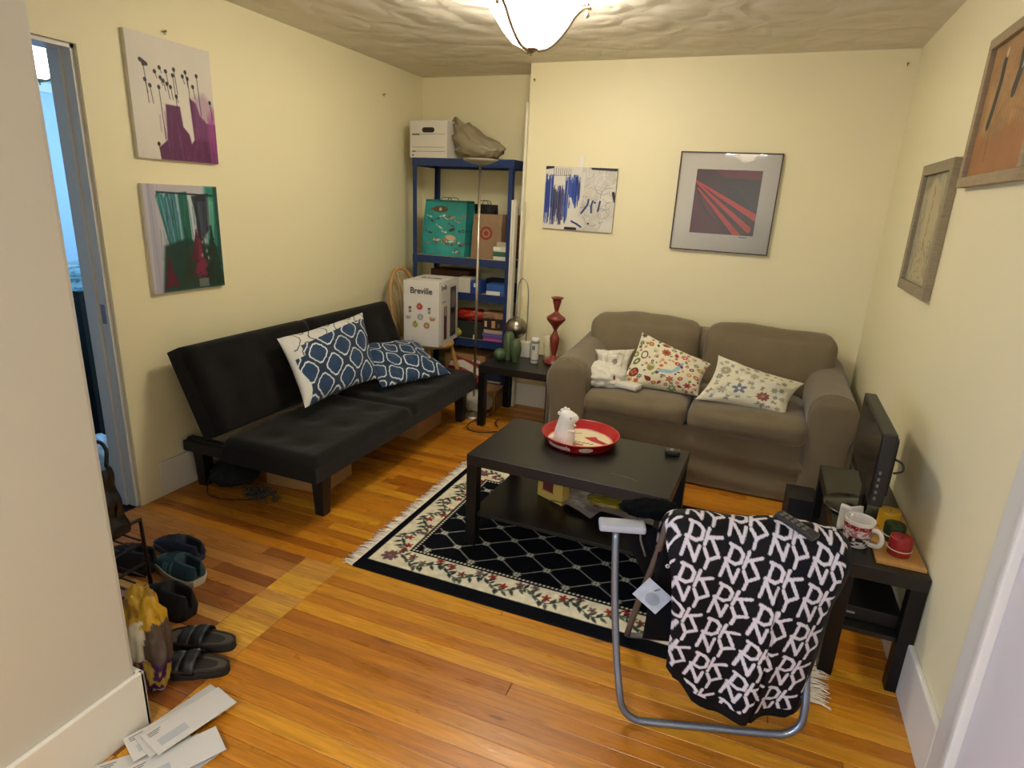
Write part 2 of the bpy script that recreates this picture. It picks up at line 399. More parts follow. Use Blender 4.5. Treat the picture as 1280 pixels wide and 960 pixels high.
# blue room beyond the doorway, its window in the west wall
mb = MB(); mb.box(-1.9, -.62, 0, -1.6, -.5, H); mb.box(-.3, -.62, 0, -T, -.5, H); mb.box(-1.6, -.62, 0, -.3, -.5, .85); mb.box(-1.6, -.62, 2.2, -.3, -.5, H); mb.box(-1.9, -4.9, 0, -1.78, -.62, H); mb.box(-1.9, -4.9, 0, -T, -4.8, H); struct('wall_blue_room', mb, BLUEP)
mb = MB(); mb.box(-1.64, -.635, .81, -.26, -.605, .85); mb.box(-1.64, -.635, 2.2, -.26, -.605, 2.24); mb.box(-1.64, -.635, .85, -1.6, -.605, 2.2); mb.box(-.3, -.635, .85, -.26, -.605, 2.2); mb.box(-1.6, -.58, 1.5, -.3, -.55, 1.54); struct('window_1', mb, TRIM)
mb = MB(); mb.box(1.205, -5.84, .46, 1.235, -4.76, .5); mb.box(1.205, -5.84, 1.5, 1.235, -4.76, 1.54); mb.box(1.205, -5.84, .5, 1.235, -5.8, 1.5); mb.box(1.205, -4.8, .5, 1.235, -4.76, 1.5); struct('added_window_frame', mb, TRIM)  # invented window frame on the solid wall, around the added blue light
mb = MB(); mb.box(-1.78, -2.5, 2.10, -1.755, -.7, 2.16, .004); mb.box(-1.78, -2.28, 0, -1.76, -2.20, 2.10, .004); struct('trim_4', mb, TRIM)

# ------------------------------------------------------------------ ceiling lamp
NICKEL = mat('brushed_nickel', '#b8ab95', .3, 1)
GLASSW = mat('lit_glass', '#fffaf0', .4, emit=BOWL)
def ceiling_lamp(loc, label, glassmat, nlab='ceiling_lamp', R=.205):
    drop = H-loc[2]
    t = thing(nlab, label, 'ceiling lamp', loc)
    k = R/.205
    prof = [(.001, -.205), (.05, -.2), (.095, -.178), (.135, -.135), (.17, -.085), (.198, -.05), (.205, -.03), (.2, -.028), (.165, -.08), (.13, -.13), (.09, -.172), (.001, -.195)]
    mb = MB(); mb.lathe([(r*k, z*k) for r, z in prof], n=48, cap=False); mb.build('glass_bowl', glassmat, t)
    mb = MB(); mb.lathe([(.045*k, drop+.001), (.045*k, -.002)], n=24) if drop > .005 else None; mb.lathe([(.0, 0), (.085*k, 0), (.085*k, -.012), (.06*k, -.03), (.012, -.035), (.008, -.04), (.008, -.19*k), (0, -.19*k)], n=24, cap=False); mb.build('ceiling_plate', NICKEL, t)
    mb = MB(); mb.lathe([(0, -.238*k), (.006, -.234*k), (.004, -.226*k), (.012, -.222*k), (.034*k, -.212*k), (.036*k, -.204*k), (.001, -.2*k)], n=20, cap=False); mb.build('finial', NICKEL, t)
    for i in range(3):
        a = math.radians([12, 132, 252][i])
        c, s = math.cos(a), math.sin(a)
        pts = [(.03, -.212), (.075, -.203), (.12, -.168), (.16, -.12), (.19, -.075), (.225, -.045), (.262, -.04)]
        mb = MB(); mb.tube([(r*k*c, r*k*s, z*k) for r, z in pts], .009*k, 8, smooth=5)
        mb.tube([(r*k*c, r*k*s, z*k) for r, z in [(.2, -.055), (.225, -.03), (.255, -.03)]], .004*k, 8, smooth=4)
        arm = mb.build('arm', NICKEL, t)
        x, y = .245*k*c, .245*k*s
        mb = MB(); mb.sphere((x, y, -.025*k), .008*k, 10, 6); mb.tube([(x, y, -.025*k), (x, y, -.062*k)], .0028*k, 6); mb.sphere((x, y, -.07*k), (.011*k, .011*k, .012*k), 12, 8)
        mb.build('drop', NICKEL, arm)
    return t
ceiling_lamp((1.605, -1.80, H-.035), 'glowing white glass bowl lamp held by three metal arms on the plaster ceiling', GLASSW)
ceiling_lamp((-1.0, -2.34, H-.21), 'bright white globe lamp in the blue room seen through the doorway', mat('lit_glass_cool', '#e6fbff', .4, emit=9), 'ceiling_lamp', .19)
ceiling_lamp((2.3, -6.4, H), 'unseen lamp added as fill at the entrance end of the room', mat('lit_glass_dim', '#ffe9c8', .4, emit=6), 'ceiling_lamp')  # lamp body added out of view to go with the fill light

# ------------------------------------------------------------------ pictures on the walls
def canvas_left(name, label, cv, yc, zc, th=.02):
    mb = canvas_block(cv, th); o = mb.build(name, PAINT); o.location = (th+.001, yc, zc); o.rotation_euler = (0, 0, PI/2)
    return tag(o, label, 'painting')
PAINT = mat('acrylic_paint', (1, 1, 1), .55, vcol=True)
# purple canvas  (.46 x .53)
cv = Cv(.455, .53, .0022, '#d6cebe')
cv.noise(6, .03)
P = '#561248'
def f2(u, v): return (u*.455, v*.53)
cv.poly([f2(.26, 0), f2(.25, .10), f2(.36, .17), f2(.38, .47), f2(.55, .47), f2(.57, .30), f2(.64, .24), f2(.66, .16), f2(.70, .2), f2(.68, .56), f2(.76, .52), f2(.80, .42), f2(.88, .36), f2(1, .36), f2(1, 0)], P, soft=3)
cv.poly([f2(.72, .2), f2(.72, .55), f2(.86, .62), f2(1.0, .52), f2(1, .2)], '#8a5a80', .45, soft=14)
cv.poly([f2(.9, 0), f2(.9, .4), f2(1, .5), f2(1, 0)], '#9c3c86', .8, soft=20)
for i in range(90):
    x = rng.uniform(.27, .98); y = rng.uniform(0, .42 if (x < .56 or x > .72) else .15); cv.seg(*f2(x, y), *f2(x+rng.uniform(-.01, .01), max(0, y-rng.uniform(.05, .2))), .006, rng.choice(['#551a48', '#7b2f66', '#4a143c', '#8a4377']), op=.35, soft=4)
for u, v, L in [(.17, .76, .30), (.29, .72, .05), (.35, .76, .04), (.35, .68, .06), (.42, .74, .1), (.52, .77, .2), (.5, .72, .28), (.42, .64, .12), (.46, .62, .1), (.22, .6, .14), (.17, .64, .1), (.32, .6, .42), (.52, .55, .05), (.66, .77, .12), (.68, .72, .28), (.74, .66, .1), (.8, .76, .34), (.62, .73, .06), (.95, .55, .15), (.25, .13, .1), (.38, .66, .08)]:
    cv.seg(*f2(u, v), *f2(u+.02, v-L), .0035, '#1c1418'); cv.ell(*f2(u, v), .0085, .0095, '#16100f')
cv.seg(*f2(.14, .79), *f2(.2, .765), .018, '#191212')
canvas_left('canvas_painting', 'purple and white canvas with thin black dripping lines, upper one on the left wall', cv, -2.385, 1.935)
# green canvas (.43 x .52)
cv = Cv(.43, .515, .0022, '#b9b3b6'); g2 = lambda u, v: (u*.43, v*.515)
for i in range(60):
    x = rng.uniform(0, .18); cv.seg(*g2(x, 1), *g2(x+rng.uniform(-.03, .03), 0), .006, rng.choice(['#b7aab4', '#9c98a8', '#c9c4c4', '#8e96a6']), .35, soft=4)
cv.poly([g2(.82, 1), g2(.78, 0), g2(1, 0), g2(1, 1)], '#0f7a62', .95, soft=12)
cols = ['#0a5a4a', '#0c6e62', '#3b8f8c', '#7fa0b5', '#07463e', '#5577a0', '#0f6f5c', '#a9bcc4']
for i in range(80):
    x = .17+.27*(i % 27)/27; cv.seg(*g2(x, .9+rng.uniform(-.03, .02)), *g2(x+.12*(1-(x-.17)/.3)+rng.uniform(-.02, .02), .38+rng.uniform(-.06, .1)), .015, cols[i % 8], .8, soft=3, t1=.008)
cv.poly([g2(.44, .93), g2(.56, .94), g2(.58, .45), g2(.47, .40)], '#0a5a48', 1, soft=3)
cv.poly([g2(.57, .92), g2(.62, .92), g2(.66, .45), g2(.6, .4)], '#b9c6c8', .9, soft=4)
cv.poly([g2(.62, .9), g2(.86, .93), g2(.86, .6), g2(.74, .5), g2(.76, .3), g2(.66, .3), g2(.66, .7)], '#1b1c2a', 1, soft=4)
for i in range(12): cv.seg(*g2(rng.uniform(.66, .82), .85), *g2(rng.uniform(.68, .78), .5), .005, '#4d5462', .5, soft=3)
cv.poly([g2(.84, .9), g2(.93, .85), g2(.9, .5), g2(.82, .62)], '#9fc7b0', .6, soft=14)
cv.poly([g2(.94, 1), g2(1, 1), g2(1, 0), g2(.94, .0)], '#07322a', .8, soft=8)
for i in range(60):
    x = rng.uniform(.16, .98); y = rng.uniform(.3, .95); cv.seg(*g2(x, y), *g2(x+rng.uniform(-.02, .02), y-rng.uniform(.1, .35)), .004, rng.choice(['#0b3a34', '#14171f', '#3c7f78', '#0a5448']), .55, soft=2)
cv.seg(*g2(.17, .93), *g2(.93, .91), .008, '#12161c', .9, soft=2)
cv.poly([g2(.2, .44), g2(.5, .5), g2(.95, .4), g2(.95, 0), g2(.12, 0)], '#0a3226', .92, soft=8)
def fir(cx, top, bot, wd, col):
    for i in range(70):
        t = rng.uniform(0, 1); y = top+(bot-top)*t; s = rng.choice([-1, 1]); cv.seg(*g2(cx, y), *g2(cx+s*wd*t*rng.uniform(.4, 1), y-.04), .009, col, .8, soft=2)
fir(.64, .58, .14, .2, '#5a1428'); fir(.68, .5, .14, .12, '#74203a'); fir(.86, .62, .1, .17, '#17261c'); fir(.5, .42, .08, .16, '#23331f'); fir(.24, .34, .08, .1, '#5b1426'); fir(.9, .4, .05, .13, '#12301e')
cv.rect(*g2(.62, .02), *g2(.76, .1), '#77766c', .9)
for u, v in [(.72, .46), (.77, .37), (.7, .33), (.79, .3)]: cv.ell(*g2(u, v), .006, .01, '#9c8f8c', op=.8)
canvas_left('canvas_painting', 'green and dark canvas of streaks and red fir trees, lower one on the left wall', cv, -2.402, 1.30)
# blue and silver canvas on the back wall (.515 x .425)
cv = Cv(.515, .425, .002, '#c9c5b8'); h2 = lambda u, v: (u*.515, v*.425)
cv.noise(9, .12)
for i in range(70):
    x = rng.uniform(.52, 1); y = rng.uniform(.05, .95); a0 = rng.uniform(0, 6.28); rr = rng.uniform(.02, .08)
    pts = [(x*.515+rr*math.cos(a0+t*.35)*(1-t*.08), y*.425+rr*math.sin(a0+t*.35)*(1-t*.08)) for t in range(7)]
    cv.path(pts, .0035, rng.choice(['#8d8b85', '#e4e2da', '#a9a69d', '#6f6d6c', '#d8d5ca']), op=.7)
cv.poly([h2(0, 0), h2(.5, 0), h2(.52, 1), h2(0, 1)], '#d9d4c6', .9, soft=6)
for i in range(150):
    x = rng.uniform(.01, .5); 
    if .12 < x < .3: c = rng.choice(['#1d1b2a', '#6a6a8a', '#8a8896', '#4a4a80', '#24306e']); y0 = rng.uniform(.55, .72)
    else: c = rng.choice(['#142a7c', '#1a3a92', '#223f9c', '#0f1f66', '#2f52a8']); y0 = rng.uniform(.72, .88)
    if x > .33 and x < .40 and rng.random() < .5: continue
    cv.seg(*h2(x, y0), *h2(x+rng.uniform(-.01, .01), rng.uniform(.06, .4) if x < .35 else rng.uniform(.35, .6)), .006, c, .8, soft=1.6)
cv.path([h2(.38, .5), h2(.42, .35), h2(.37, .2), h2(.33, .05)], .02, '#d9d4c6', soft=3); cv.path([h2(.55, .9), h2(.53, .5), h2(.48, .25), h2(.55, .1)], .022, '#d4d0c4', soft=3)
for i in range(9): cv.seg(*h2(.12+i*.03, .86), *h2(.12+i*.03, .97), .0025, '#15141c')
cv.path([h2(.05, .85), h2(.35, .87)], .002, '#15141c')
for pts in [[h2(.64, .5), h2(.63, .42), h2(.58, .33), h2(.55, .28)], [h2(.7, .48), h2(.68, .4), h2(.69, .3)], [h2(.8, .48), h2(.78, .33)], [h2(.42, .14), h2(.5, .1), h2(.56, .06)]]: cv.path(pts, .012, '#1c2c6a', soft=2)
for pts in [[h2(0, .97), h2(.1, .99)], [h2(.66, .99), h2(.98, .98)], [h2(.97, .62), h2(1, .5)], [h2(.34, .02), h2(.48, .02)]]: cv.path(pts, .02, '#1a1224', soft=2)
cv.ell(*h2(.73, .46), .007, .007, '#161222'); cv.ell(*h2(.66, .12), .007, .006, '#161222')
mb = canvas_block(cv, .018, '#8f8c80'); o = mb.build('canvas_painting', PAINT); o.location = (1.477, B-.019, 1.587); o.rotation_euler = (0, math.radians(.8), 0)
tag(o, 'small square canvas in blue and silver swirls on the back wall beside the shelf alcove', 'painting')
mb = MB(); mb.box(1.455, B-.004, 1.785, 1.49, B-.0005, 1.875, .001); tag(mb.build('adhesive_strip', WHITE), 'white adhesive hanging strip above the blue and silver canvas', 'strip')
# framed red photograph (.62 x .62)
t = thing('framed_photograph', 'square framed photograph of red beams with wide white mat on the back wall', 'picture', (2.452, B-.001, 1.60), (0, math.radians(.6), 0))
s = .31; mb = MB()
for a in [(-s, -.024, -s, s, 0, -s+.007), (-s, -.024, s-.007, s, 0, s), (-s, -.024, -s, -s+.007, 0, s), (s-.007, -.024, -s, s, 0, s)]: mb.box(*a)
mb.build('frame', mat('dark_metal_frame', '#4a4038', .35, .7), t)
mb = MB(); mb.box(-s+.006, -.013, -s+.006, s-.006, -.002, s-.006); mb.build('mat_board', mat('mat_board', '#cfcabb', .8), t)
cv = Cv(.40, .40, .002, '#3a1c20'); q = lambda u, v: (u*.4, v*.4)
cv.poly([q(0, 0), q(0, .85), q(.55, 0)], '#5a2028', soft=6)
cv.poly([q(.35, .95), q(1, .9), q(1, .3), q(.55, .45)], '#241d20', soft=20)
cv.poly([q(.25, 1), q(1, 1), q(1, .86), q(.45, .88)], '#6b2228', .9, soft=8)
for i in range(14): cv.seg(*q(.02+i*.012, .78-i*.03), *q(.15+i*.035, 0), .003, '#2e0e14', .8)
for (a, b, c, d, w0, w1) in [(.0, .82, 1.0, .28, .008, .045), (.02, .79, .9, .1, .008, .042), (.05, .7, .75, -.02, .008, .05)]:
    cv.seg(*q(a, b), *q(c, d), w0, '#b8302c', soft=1.5, t1=w1); cv.seg(*q(a, b-.02), *q(c, d-.07), .002, '#3a0d12', soft=1.5, t1=.012)
for i in range(6): cv.seg(*q(.5+i*.04, .8-i*.01), *q(.95, .62-i*.05), .002, '#4a4046', .6)
mb = canvas_block(cv, .001); mb.build('photograph', mat('print_paint', (1, 1, 1), .3, vcol=True), t, loc=(.005, -.0142, .005))
mb = MB(); mb.box(.12, -.0138, -.209, .17, -.0129, -.205); mb.build('signature', mat('ink', '#2b2a2a'), t)
mb = MB(); mb.box(-s+.006, -.0185, -s+.006, s-.006, -.0178, s-.006)
gl = bpy.data.materials.new('picture_glass'); gl.use_nodes = True; nt = gl.node_tree; nt.nodes.clear()
o_ = nt.nodes.new('ShaderNodeOutputMaterial'); mx = nt.nodes.new('ShaderNodeMixShader'); tr = nt.nodes.new('ShaderNodeBsdfTransparent'); gs = nt.nodes.new('ShaderNodeBsdfGlossy'); gs.inputs['Roughness'].default_value = .03
fr = nt.nodes.new('ShaderNodeFresnel'); fr.inputs[0].default_value = 1.4; nt.links.new(fr.outputs[0], mx.inputs[0]); nt.links.new(tr.outputs[0], mx.inputs[1]); nt.links.new(gs.outputs[0], mx.inputs[2]); nt.links.new(mx.outputs[0], o_.inputs[0])
mb.build('glass', gl, t)
# two wooden framed pictures on the right wall, local frame: +x -> -y
def right_picture(label, y0, y1, z0, z1, fw_, cv, fcol, sid):
    w, h = y1-y0, z1-z0
    t = thing('framed_picture', label, 'picture', (W-.001, (y0+y1)/2, (z0+z1)/2), -PI/2)
    mb = MB(); w2, h2_ = w/2, h/2
    for a in [(-w2, -.03, -h2_, w2, 0, -h2_+fw_), (-w2, -.03, h2_-fw_, w2, 0, h2_), (-w2, -.03, -h2_+fw_, -w2+fw_, 0, h2_-fw_), (w2-fw_, -.03, -h2_+fw_, w2, 0, h2_-fw_)]: mb.box(*a, bev=.003)
    mb.build('frame', mat('pale_wood_frame_'+sid, fcol, .6, noise_amt=.15, nscale=20, stretch=(1, 1, 6)), t)
    mb = canvas_block(cv, .002); mb.build('print', PAINT, t, loc=(0, -.014, 0))
    return t
cv = Cv(.42, .49, .0025, '#9c9478'); cv.noise(30, .18)
cv.poly([(.06, .03), (.1, .1), (.12, .25), (.1, .38), (.16, .46), (.3, .42), (.34, .3), (.3, .15), (.34, .03)], '#b5a67c', .9, soft=8)
for i in range(5): cv.path([(.19+.01*(i % 2), .42-i*.055), (.21, .395-i*.055), (.2, .38-i*.055)], .009, '#5e5238', .8)
for i in range(120): cv.ell(rng.uniform(.1, .34), rng.uniform(.04, .2), .007, .005, rng.choice(['#8a8260', '#b9ab80', '#70684c']), rot=rng.uniform(0, 3), op=.7)
cv.poly([(.0, .4), (.06, .49), (.2, .49), (.1, .42)], '#7a7250', .6, soft=6)
right_picture('beige picture in a pale wood frame, the farther of two on the right wall', -1.80, -1.275, 1.24, 1.79, .045, cv, '#8f8163', 'a')
cv = Cv(.54, .43, .0025, '#a07a4c'); cv.noise(12, .2)
cv.poly([(0, .0), (0, .15), (.2, .12), (.35, .16), (.54, .13), (.54, 0)], '#9a6234', .7, soft=12)
for i in range(30): cv.seg(rng.uniform(0, .5), rng.uniform(.1, .4), rng.uniform(0, .54), rng.uniform(.1, .4), .006, rng.choice(['#c08e55', '#8a5a2e', '#b98350']), .3, soft=5)
for i in range(14): x = .1+i*.03; cv.seg(x, .2+.02*(i % 3), x, .1, .004, '#7a4f28', .5, soft=2)
cv.path([(.13, .36), (.135, .3), (.12, .22), (.105, .17)], .038, '#33312c', soft=2); cv.ell(.137, .385, .011, .016, '#c7b592'); cv.seg(.14, .17, .15, .05, .005, '#5a4a34')
cv.path([(.30, .36), (.31, .31), (.29, .25)], .045, '#34332e', soft=2); cv.seg(.33, .39, .32, .31, .012, '#c7b592'); cv.seg(.28, .24, .3, .24, .02, '#3a3833')
right_picture('orange brown picture of dark robed figures in a wood frame, nearest on the right wall', -2.535, -1.915, 1.672, 2.16, .035, cv, '#9c8866', 'b')
# nails and hooks left in the plaster
def nail(label, loc, nrm):
    mb = MB(); n = Vector(nrm); p = Vector(loc); mb.tube([p, p+n*.018], .0025, 6); mb.sphere(p+n*.02, .006, 8, 6); mb.tube([p+n*.006, p+n*.012+Vector((0, 0, -.012)), p+n*.02+Vector((0, 0, -.012))], .002, 6)
    tag(mb.build('wall_hook', mat('old_nail', '#8a7f62', .5, .5)), label, 'hook')
nail('small metal wall hook just above the purple canvas', (0, -2.397, 2.235), (1, 0, 0))
nail('tiny nail high on the left wall toward the alcove', (0, -.585, 2.255), (1, 0, 0))
nail('tiny nail near the ceiling at the alcove corner of the back wall', (1.10, B, 2.362), (0, -1, 0))
nail('tiny nail near the ceiling at the right end of the back wall', (3.33, B, 2.39), (0, -1, 0))

# ------------------------------------------------------------------ rug
def rug():
    RX, RY = 1.82, 1.24
    t = thing('area_rug', 'black and cream bordered rug with trellis pattern and fringe under the coffee table', 'rug', (1.27, -2.808, 0))
    cv = Cv(RX, RY, .0036, '#0a0c11')
    m0 = .045; m1 = .068
    cv.rect(m0-.012, m1, RX-m0, RY-m1, '#d6cdb0')
    cv.rect(m0+.122, m1+.135, RX-m0-.122, RY-m1-.135, '#0a0c11')
    xi0, yi0, xi1, yi1 = m0+.122, m1+.135, RX-m0-.122, RY-m1-.135
    # vine border
    def vine(x0, y0, x1, y1):
        L = math.hypot(x1-x0, y1-y0); ux, uy = (x1-x0)/L, (y1-y0)/L; vx, vy = -uy, ux
        pr = lambda s, o: (x0+ux*s+vx*o, y0+uy*s+vy*o)
        pts = [pr(s, .028*math.sin(s*2*PI/.2)) for s in np.arange(0, L, .012)]; cv.path(pts, .005, '#3d463e')
        a0 = math.atan2(uy, ux); s = .02; i = 0
        while s < L:
            o = .028*math.sin(s*2*PI/.2); k = 1 if (i % 2) else -1
            x, y = pr(s, o)
            cv.leaf(x, y, .044, .017, a0+k*rng.uniform(.6, 1.3), rng.choice(['#2f3a36', '#3b4438', '#4a5244', '#27302f', '#555a4c']))
            if i % 3 == 0: cv.leaf(x, y, .03, .014, a0-k*rng.uniform(.8, 2), '#39413a')
            if i % 4 == 1:
                q = pr(s+.01, o+k*.034); c = ['#7e1c18', '#5c3634', '#6b5c50', '#86251f'][(i//4) % 4]; cv.flower(*q, .021, c, 5, '#6a2a20', rng.uniform(0, 3))
            s += .016; i += 1
    vine(m0+.05, m1+.065, RX-m0-.05, m1+.065); vine(RX-m0-.05, RY-m1-.065, m0+.05, RY-m1-.065)
    vine(m0+.055, RY-m1-.12, m0+.055, m1+.14); vine(RX-m0-.055, m1+.14, RX-m0-.055, RY-m1-.12)
    for x, y in [(m0+.06, m1+.065), (RX-m0-.06, m1+.065), (m0+.06, RY-m1-.065), (RX-m0-.06, RY-m1-.065)]: cv.flower(x, y, .04, '#6a4a4c', 7, '#8a6a60'); 
    # pearl line
    cv.path([(xi0, yi0), (xi1, yi0), (xi1, yi1), (xi0, yi1), (xi0, yi0)], .004, '#12141b')
    o = .013
    for x in np.arange(xi0+o, xi1-o, .0185): cv.ell(x, yi0+o, .0062, .0055, '#d5ceb4'); cv.ell(x, yi1-o, .0062, .0055, '#d5ceb4')
    for y in np.arange(yi0+o, yi1-o, .0185): cv.ell(xi0+o, y, .0055, .0062, '#d5ceb4'); cv.ell(xi1-o, y, .0055, .0062, '#d5ceb4')
    # trellis: nodes measured every .11 m, .168 m
    bx, by = 1.505-1.27, -2.566+2.808; px_, py_ = .11, .084
    lo = (xi0+.026, yi0+.026, xi1-.026, yi1-.026)
    def inb(x, y): return lo[0] <= x <= lo[2] and lo[1] <= y <= lo[3]
    for i in range(-1, 16):
        for j in range(-1, 12):
            x, y = bx+i*px_, by+j*py_
            if (i+j) % 2: continue
            for k in (1, -1):
                n_ = 12
                for s_ in range(n_):
                    a = (x+px_*s_/n_, y+k*py_*s_/n_); b = (x+px_*(s_+1)/n_, y+k*py_*(s_+1)/n_)
                    if inb(*a) and inb(*b): cv.seg(*a, *b, .005, '#a4a598')
            if inb(x, y):
                for q_ in range(6):
                    an = q_*PI/3; cv.ell(x+.011*math.cos(an), y+.011*math.sin(an), .0085, .005, '#bdbba4', rot=an)
                cv.ell(x, y, .004, .004, '#3a3f38')
    cv.noise(40, .12)
    Z_ = .007+.0012*fbm(cv.X*120, cv.Y*120, 3, 2)
    P = np.stack([cv.X, cv.Y, Z_], -1)
    mb = MB(); mb.grid(P, cv.a, sm=True)
    mb.add([(0, 0, .0), (RX, 0, .0), (RX, RY, .0), (0, RY, .0), (0, 0, .0078), (RX, 0, .0078), (RX, RY, .0078), (0, RY, .0078)], [(0, 1, 5, 4), (1, 2, 6, 5), (2, 3, 7, 6), (3, 0, 4, 7), (3, 2, 1, 0)], col=hexc('#11131a'))
    mb.build('rug_pile', mat('rug_wool', (1, 1, 1), .97, vcol=True, spec=.08, bump=.3, bscale=500), t)
    for side in (0, 1):
        mb = MB(); y = 0
        while y < RY:
            L = random.uniform(.048, .07); a = random.uniform(-.35, .35); x0 = 0 if side == 0 else RX; s = -1 if side == 0 else 1
            mb.tube([(x0, y, .005), (x0+s*L*.5, y+L*.3*math.sin(a), .007), (x0+s*L, y+L*math.sin(a), .003)], [.0032, .003, .0022], 5, col=random.choice([(.9, .86, .78), (.84, .8, .72), (.94, .9, .84)]), squash=.7)
            y += .0062
        f = mb.build('fringe', mat('fringe_cotton', (1, 1, 1), .9, vcol=True), t); f['kind'] = 'stuff'; f['label'] = 'cream knotted cotton fringe'
rug()

# ------------------------------------------------------------------ coffee table, side table, bench
def lack(name, label, cat, loc, rz, w, d, h, leg=.05, top=.05, shelf=None):
    t = thing(name, label, cat, loc, rz)
    mb = MB(); mb.box(0, 0, h-top, w, d, h, .002); mb.build('table_top', BLACKTOP, t)
    for x in (0, w-leg):
        for y in (0, d-leg):
            mb = MB(); mb.box(x+.001, y+.001, 0, x+leg-.001, y+leg-.001, h-top, .0015); mb.build('leg', BLACK, t)
    if shelf:
        mb = MB(); mb.box(leg*.4, leg*.4, shelf-.018, w-leg*.4, d-leg*.4, shelf, .001); mb.build('shelf', BLACKTOP, t)
    return t
TA = -.032
ct = lack('coffee_table', 'low black rectangular coffee table with a lower shelf standing on the rug', 'table', (1.631, -2.439, .0085), TA, .90, .55, .4515, .052, .05, .165)
mb = MB(); mb.tube([(.63, .12, .4521), (.68, .118, .4521), (.72, .11, .4521), (.75, .095, .4521)], .0011, 5, squash=.3); mb.build('scratch', mat('scratch_wood', '#8f8465'), ct)
lack('side_table', 'small square black side table between the futon and the grey loveseat', 'table', (1.008, -.975, 0), .0, .55, .52, .45)
bt = lack('media_bench', 'narrow black bench holding the monitor against the right wall', 'bench', (3.382, -2.64, 0), PI/2, .88, .262, .45, .05, .05, .2)

# ------------------------------------------------------------------ futon
FUT = mat('black_velour', '#12100d', .9, spec=.2, sheen=.08, bump=.25, bscale=25, noise_amt=.25, nscale=7)
FUTL = mat('black_painted_wood', '#0c0b0b', .5)
def pad(w, d, th, nx=70, ny=34, tuft=[], seam=None, edge=.03, sag=0, seed=0):
    """upholstered pad in local XY (top +Z), rounded edge, with tufts"""
    x = np.linspace(0, w, nx); y = np.linspace(0, d, ny); X, Y = np.meshgrid(x, y)
    def prof(v, L): 
        q = np.clip(np.minimum(v, L-v)/edge, 0, 1); return np.sqrt(1-(1-q)**2)
    Zt = th*.62+th*.38*prof(X, w)*prof(Y, d)
    for tx, ty in tuft: Zt -= .016*np.exp(-((X-tx)**2+(Y-ty)**2)/.0045)
    if seam is not None: Zt -= .022*np.exp(-((X-seam)/.028)**2)
    Zt += .006*(fbm(X*6, Y*6, seed)-.5)+.01*(fbm(X*2.2, Y*2.2, seed+5)-.5)
    Zt -= sag*np.sin(PI*np.clip(Y/d, 0, 1))*np.sin(PI*X/w)
    mb = MB(); mb.grid(np.stack([X, Y, Zt], -1)); mb.grid(np.stack([X[:, ::-1], Y[:, ::-1], Zt[:, ::-1]*0], -1))
    def side(Xs, Ys, Zs):
        mb.grid(np.stack([np.stack([Xs, Ys, Zs*k], -1) for k in (0, .5, 1)]))
    side(X[0], Y[0], Zt[0]); side(X[-1][::-1], Y[-1][::-1], Zt[-1][::-1]); side(X[:, 0][::-1], Y[:, 0][::-1], Zt[:, 0][::-1]); side(X[:, -1], Y[:, -1], Zt[:, -1])
    return mb
t = thing('futon', 'black fabric futon couch with low wooden legs along the left wall', 'couch', (0, 0, 0))
FY0, FY1 = -2.64, -.885; FL = FY1-FY0
tf = [(FL*(i+.5)/6, y) for i in range(6) for y in (.17, .36)]
mb = pad(FL, .57, .13, 120, 50, tf, FL/2, .035, .004, 3)     # seat: local x along +Y world, local y -> -X world ... rotate so that length runs along Y
o = mb.build('seat', FUT, t); o.matrix_local = Matrix(((0, -1, 0, .955), (1, 0, 0, FY0), (0, 0, 1, .245), (0, 0, 0, 1)))
# back: leans on the wall; origin at the fold
mb = pad(FL, .47, .15, 120, 46, [(FL*(i+.5)/6, y) for i in range(6) for y in (.14, .31)], FL/2, .045, 0, 9)
a = Vector((.085, 0, .77))-Vector((.28, 0, .335)); a.normalize(); nrm = Vector((a.z, 0, -a.x))
o = mb.build('backrest', FUT, t)
o.matrix_local = Matrix(((0, a.x, nrm.x, .275), (1, 0, 0, FY0), (0, a.z, nrm.z, .335), (0, 0, 0, 1)))
mb = MB(); mb.box(.03, FY0+.10, .215, .88, FY0+.14, .275, .004); mb.box(.03, FY1-.14, .215, .88, FY1-.10, .275, .004); mb.box(.3, FY0+.1, .2, .34, FY1-.1, .245); mb.box(.80, FY0+.1, .2, .84, FY1-.1, .245)
mb.box(.02, FY0+.08, .205, .34, FY0+.16, .262, .006); mb.box(.02, FY1-.16, .205, .34, FY1-.08, .262, .006)
mb.box(.3, -1.8, .2, .84, -1.74, .25)
mb.build('frame', FUTL, t)
for (x, y) in [(.86, FY0+.15), (.86, FY1-.06), (.09, FY0+.14), (.09, FY1-.12)]:
    mb = MB(); mb.lathe([(.024, 0), (.034, .25)], x, y, 0, 4)
    vs = mb.v; mb = MB(); r0, r1 = .025, .036
    mb.add([(x-r0, y-r0, 0), (x+r0, y-r0, 0), (x+r0, y+r0, 0), (x-r0, y+r0, 0), (x-r1, y-r1, .25), (x+r1, y-r1, .25), (x+r1, y+r1, .25), (x-r1, y+r1, .25)],
           [(3, 2, 1, 0), (0, 1, 5, 4), (1, 2, 6, 5), (2, 3, 7, 6), (3, 0, 4, 7), (4, 5, 6, 7)])
    mb.build('leg', FUTL, t)

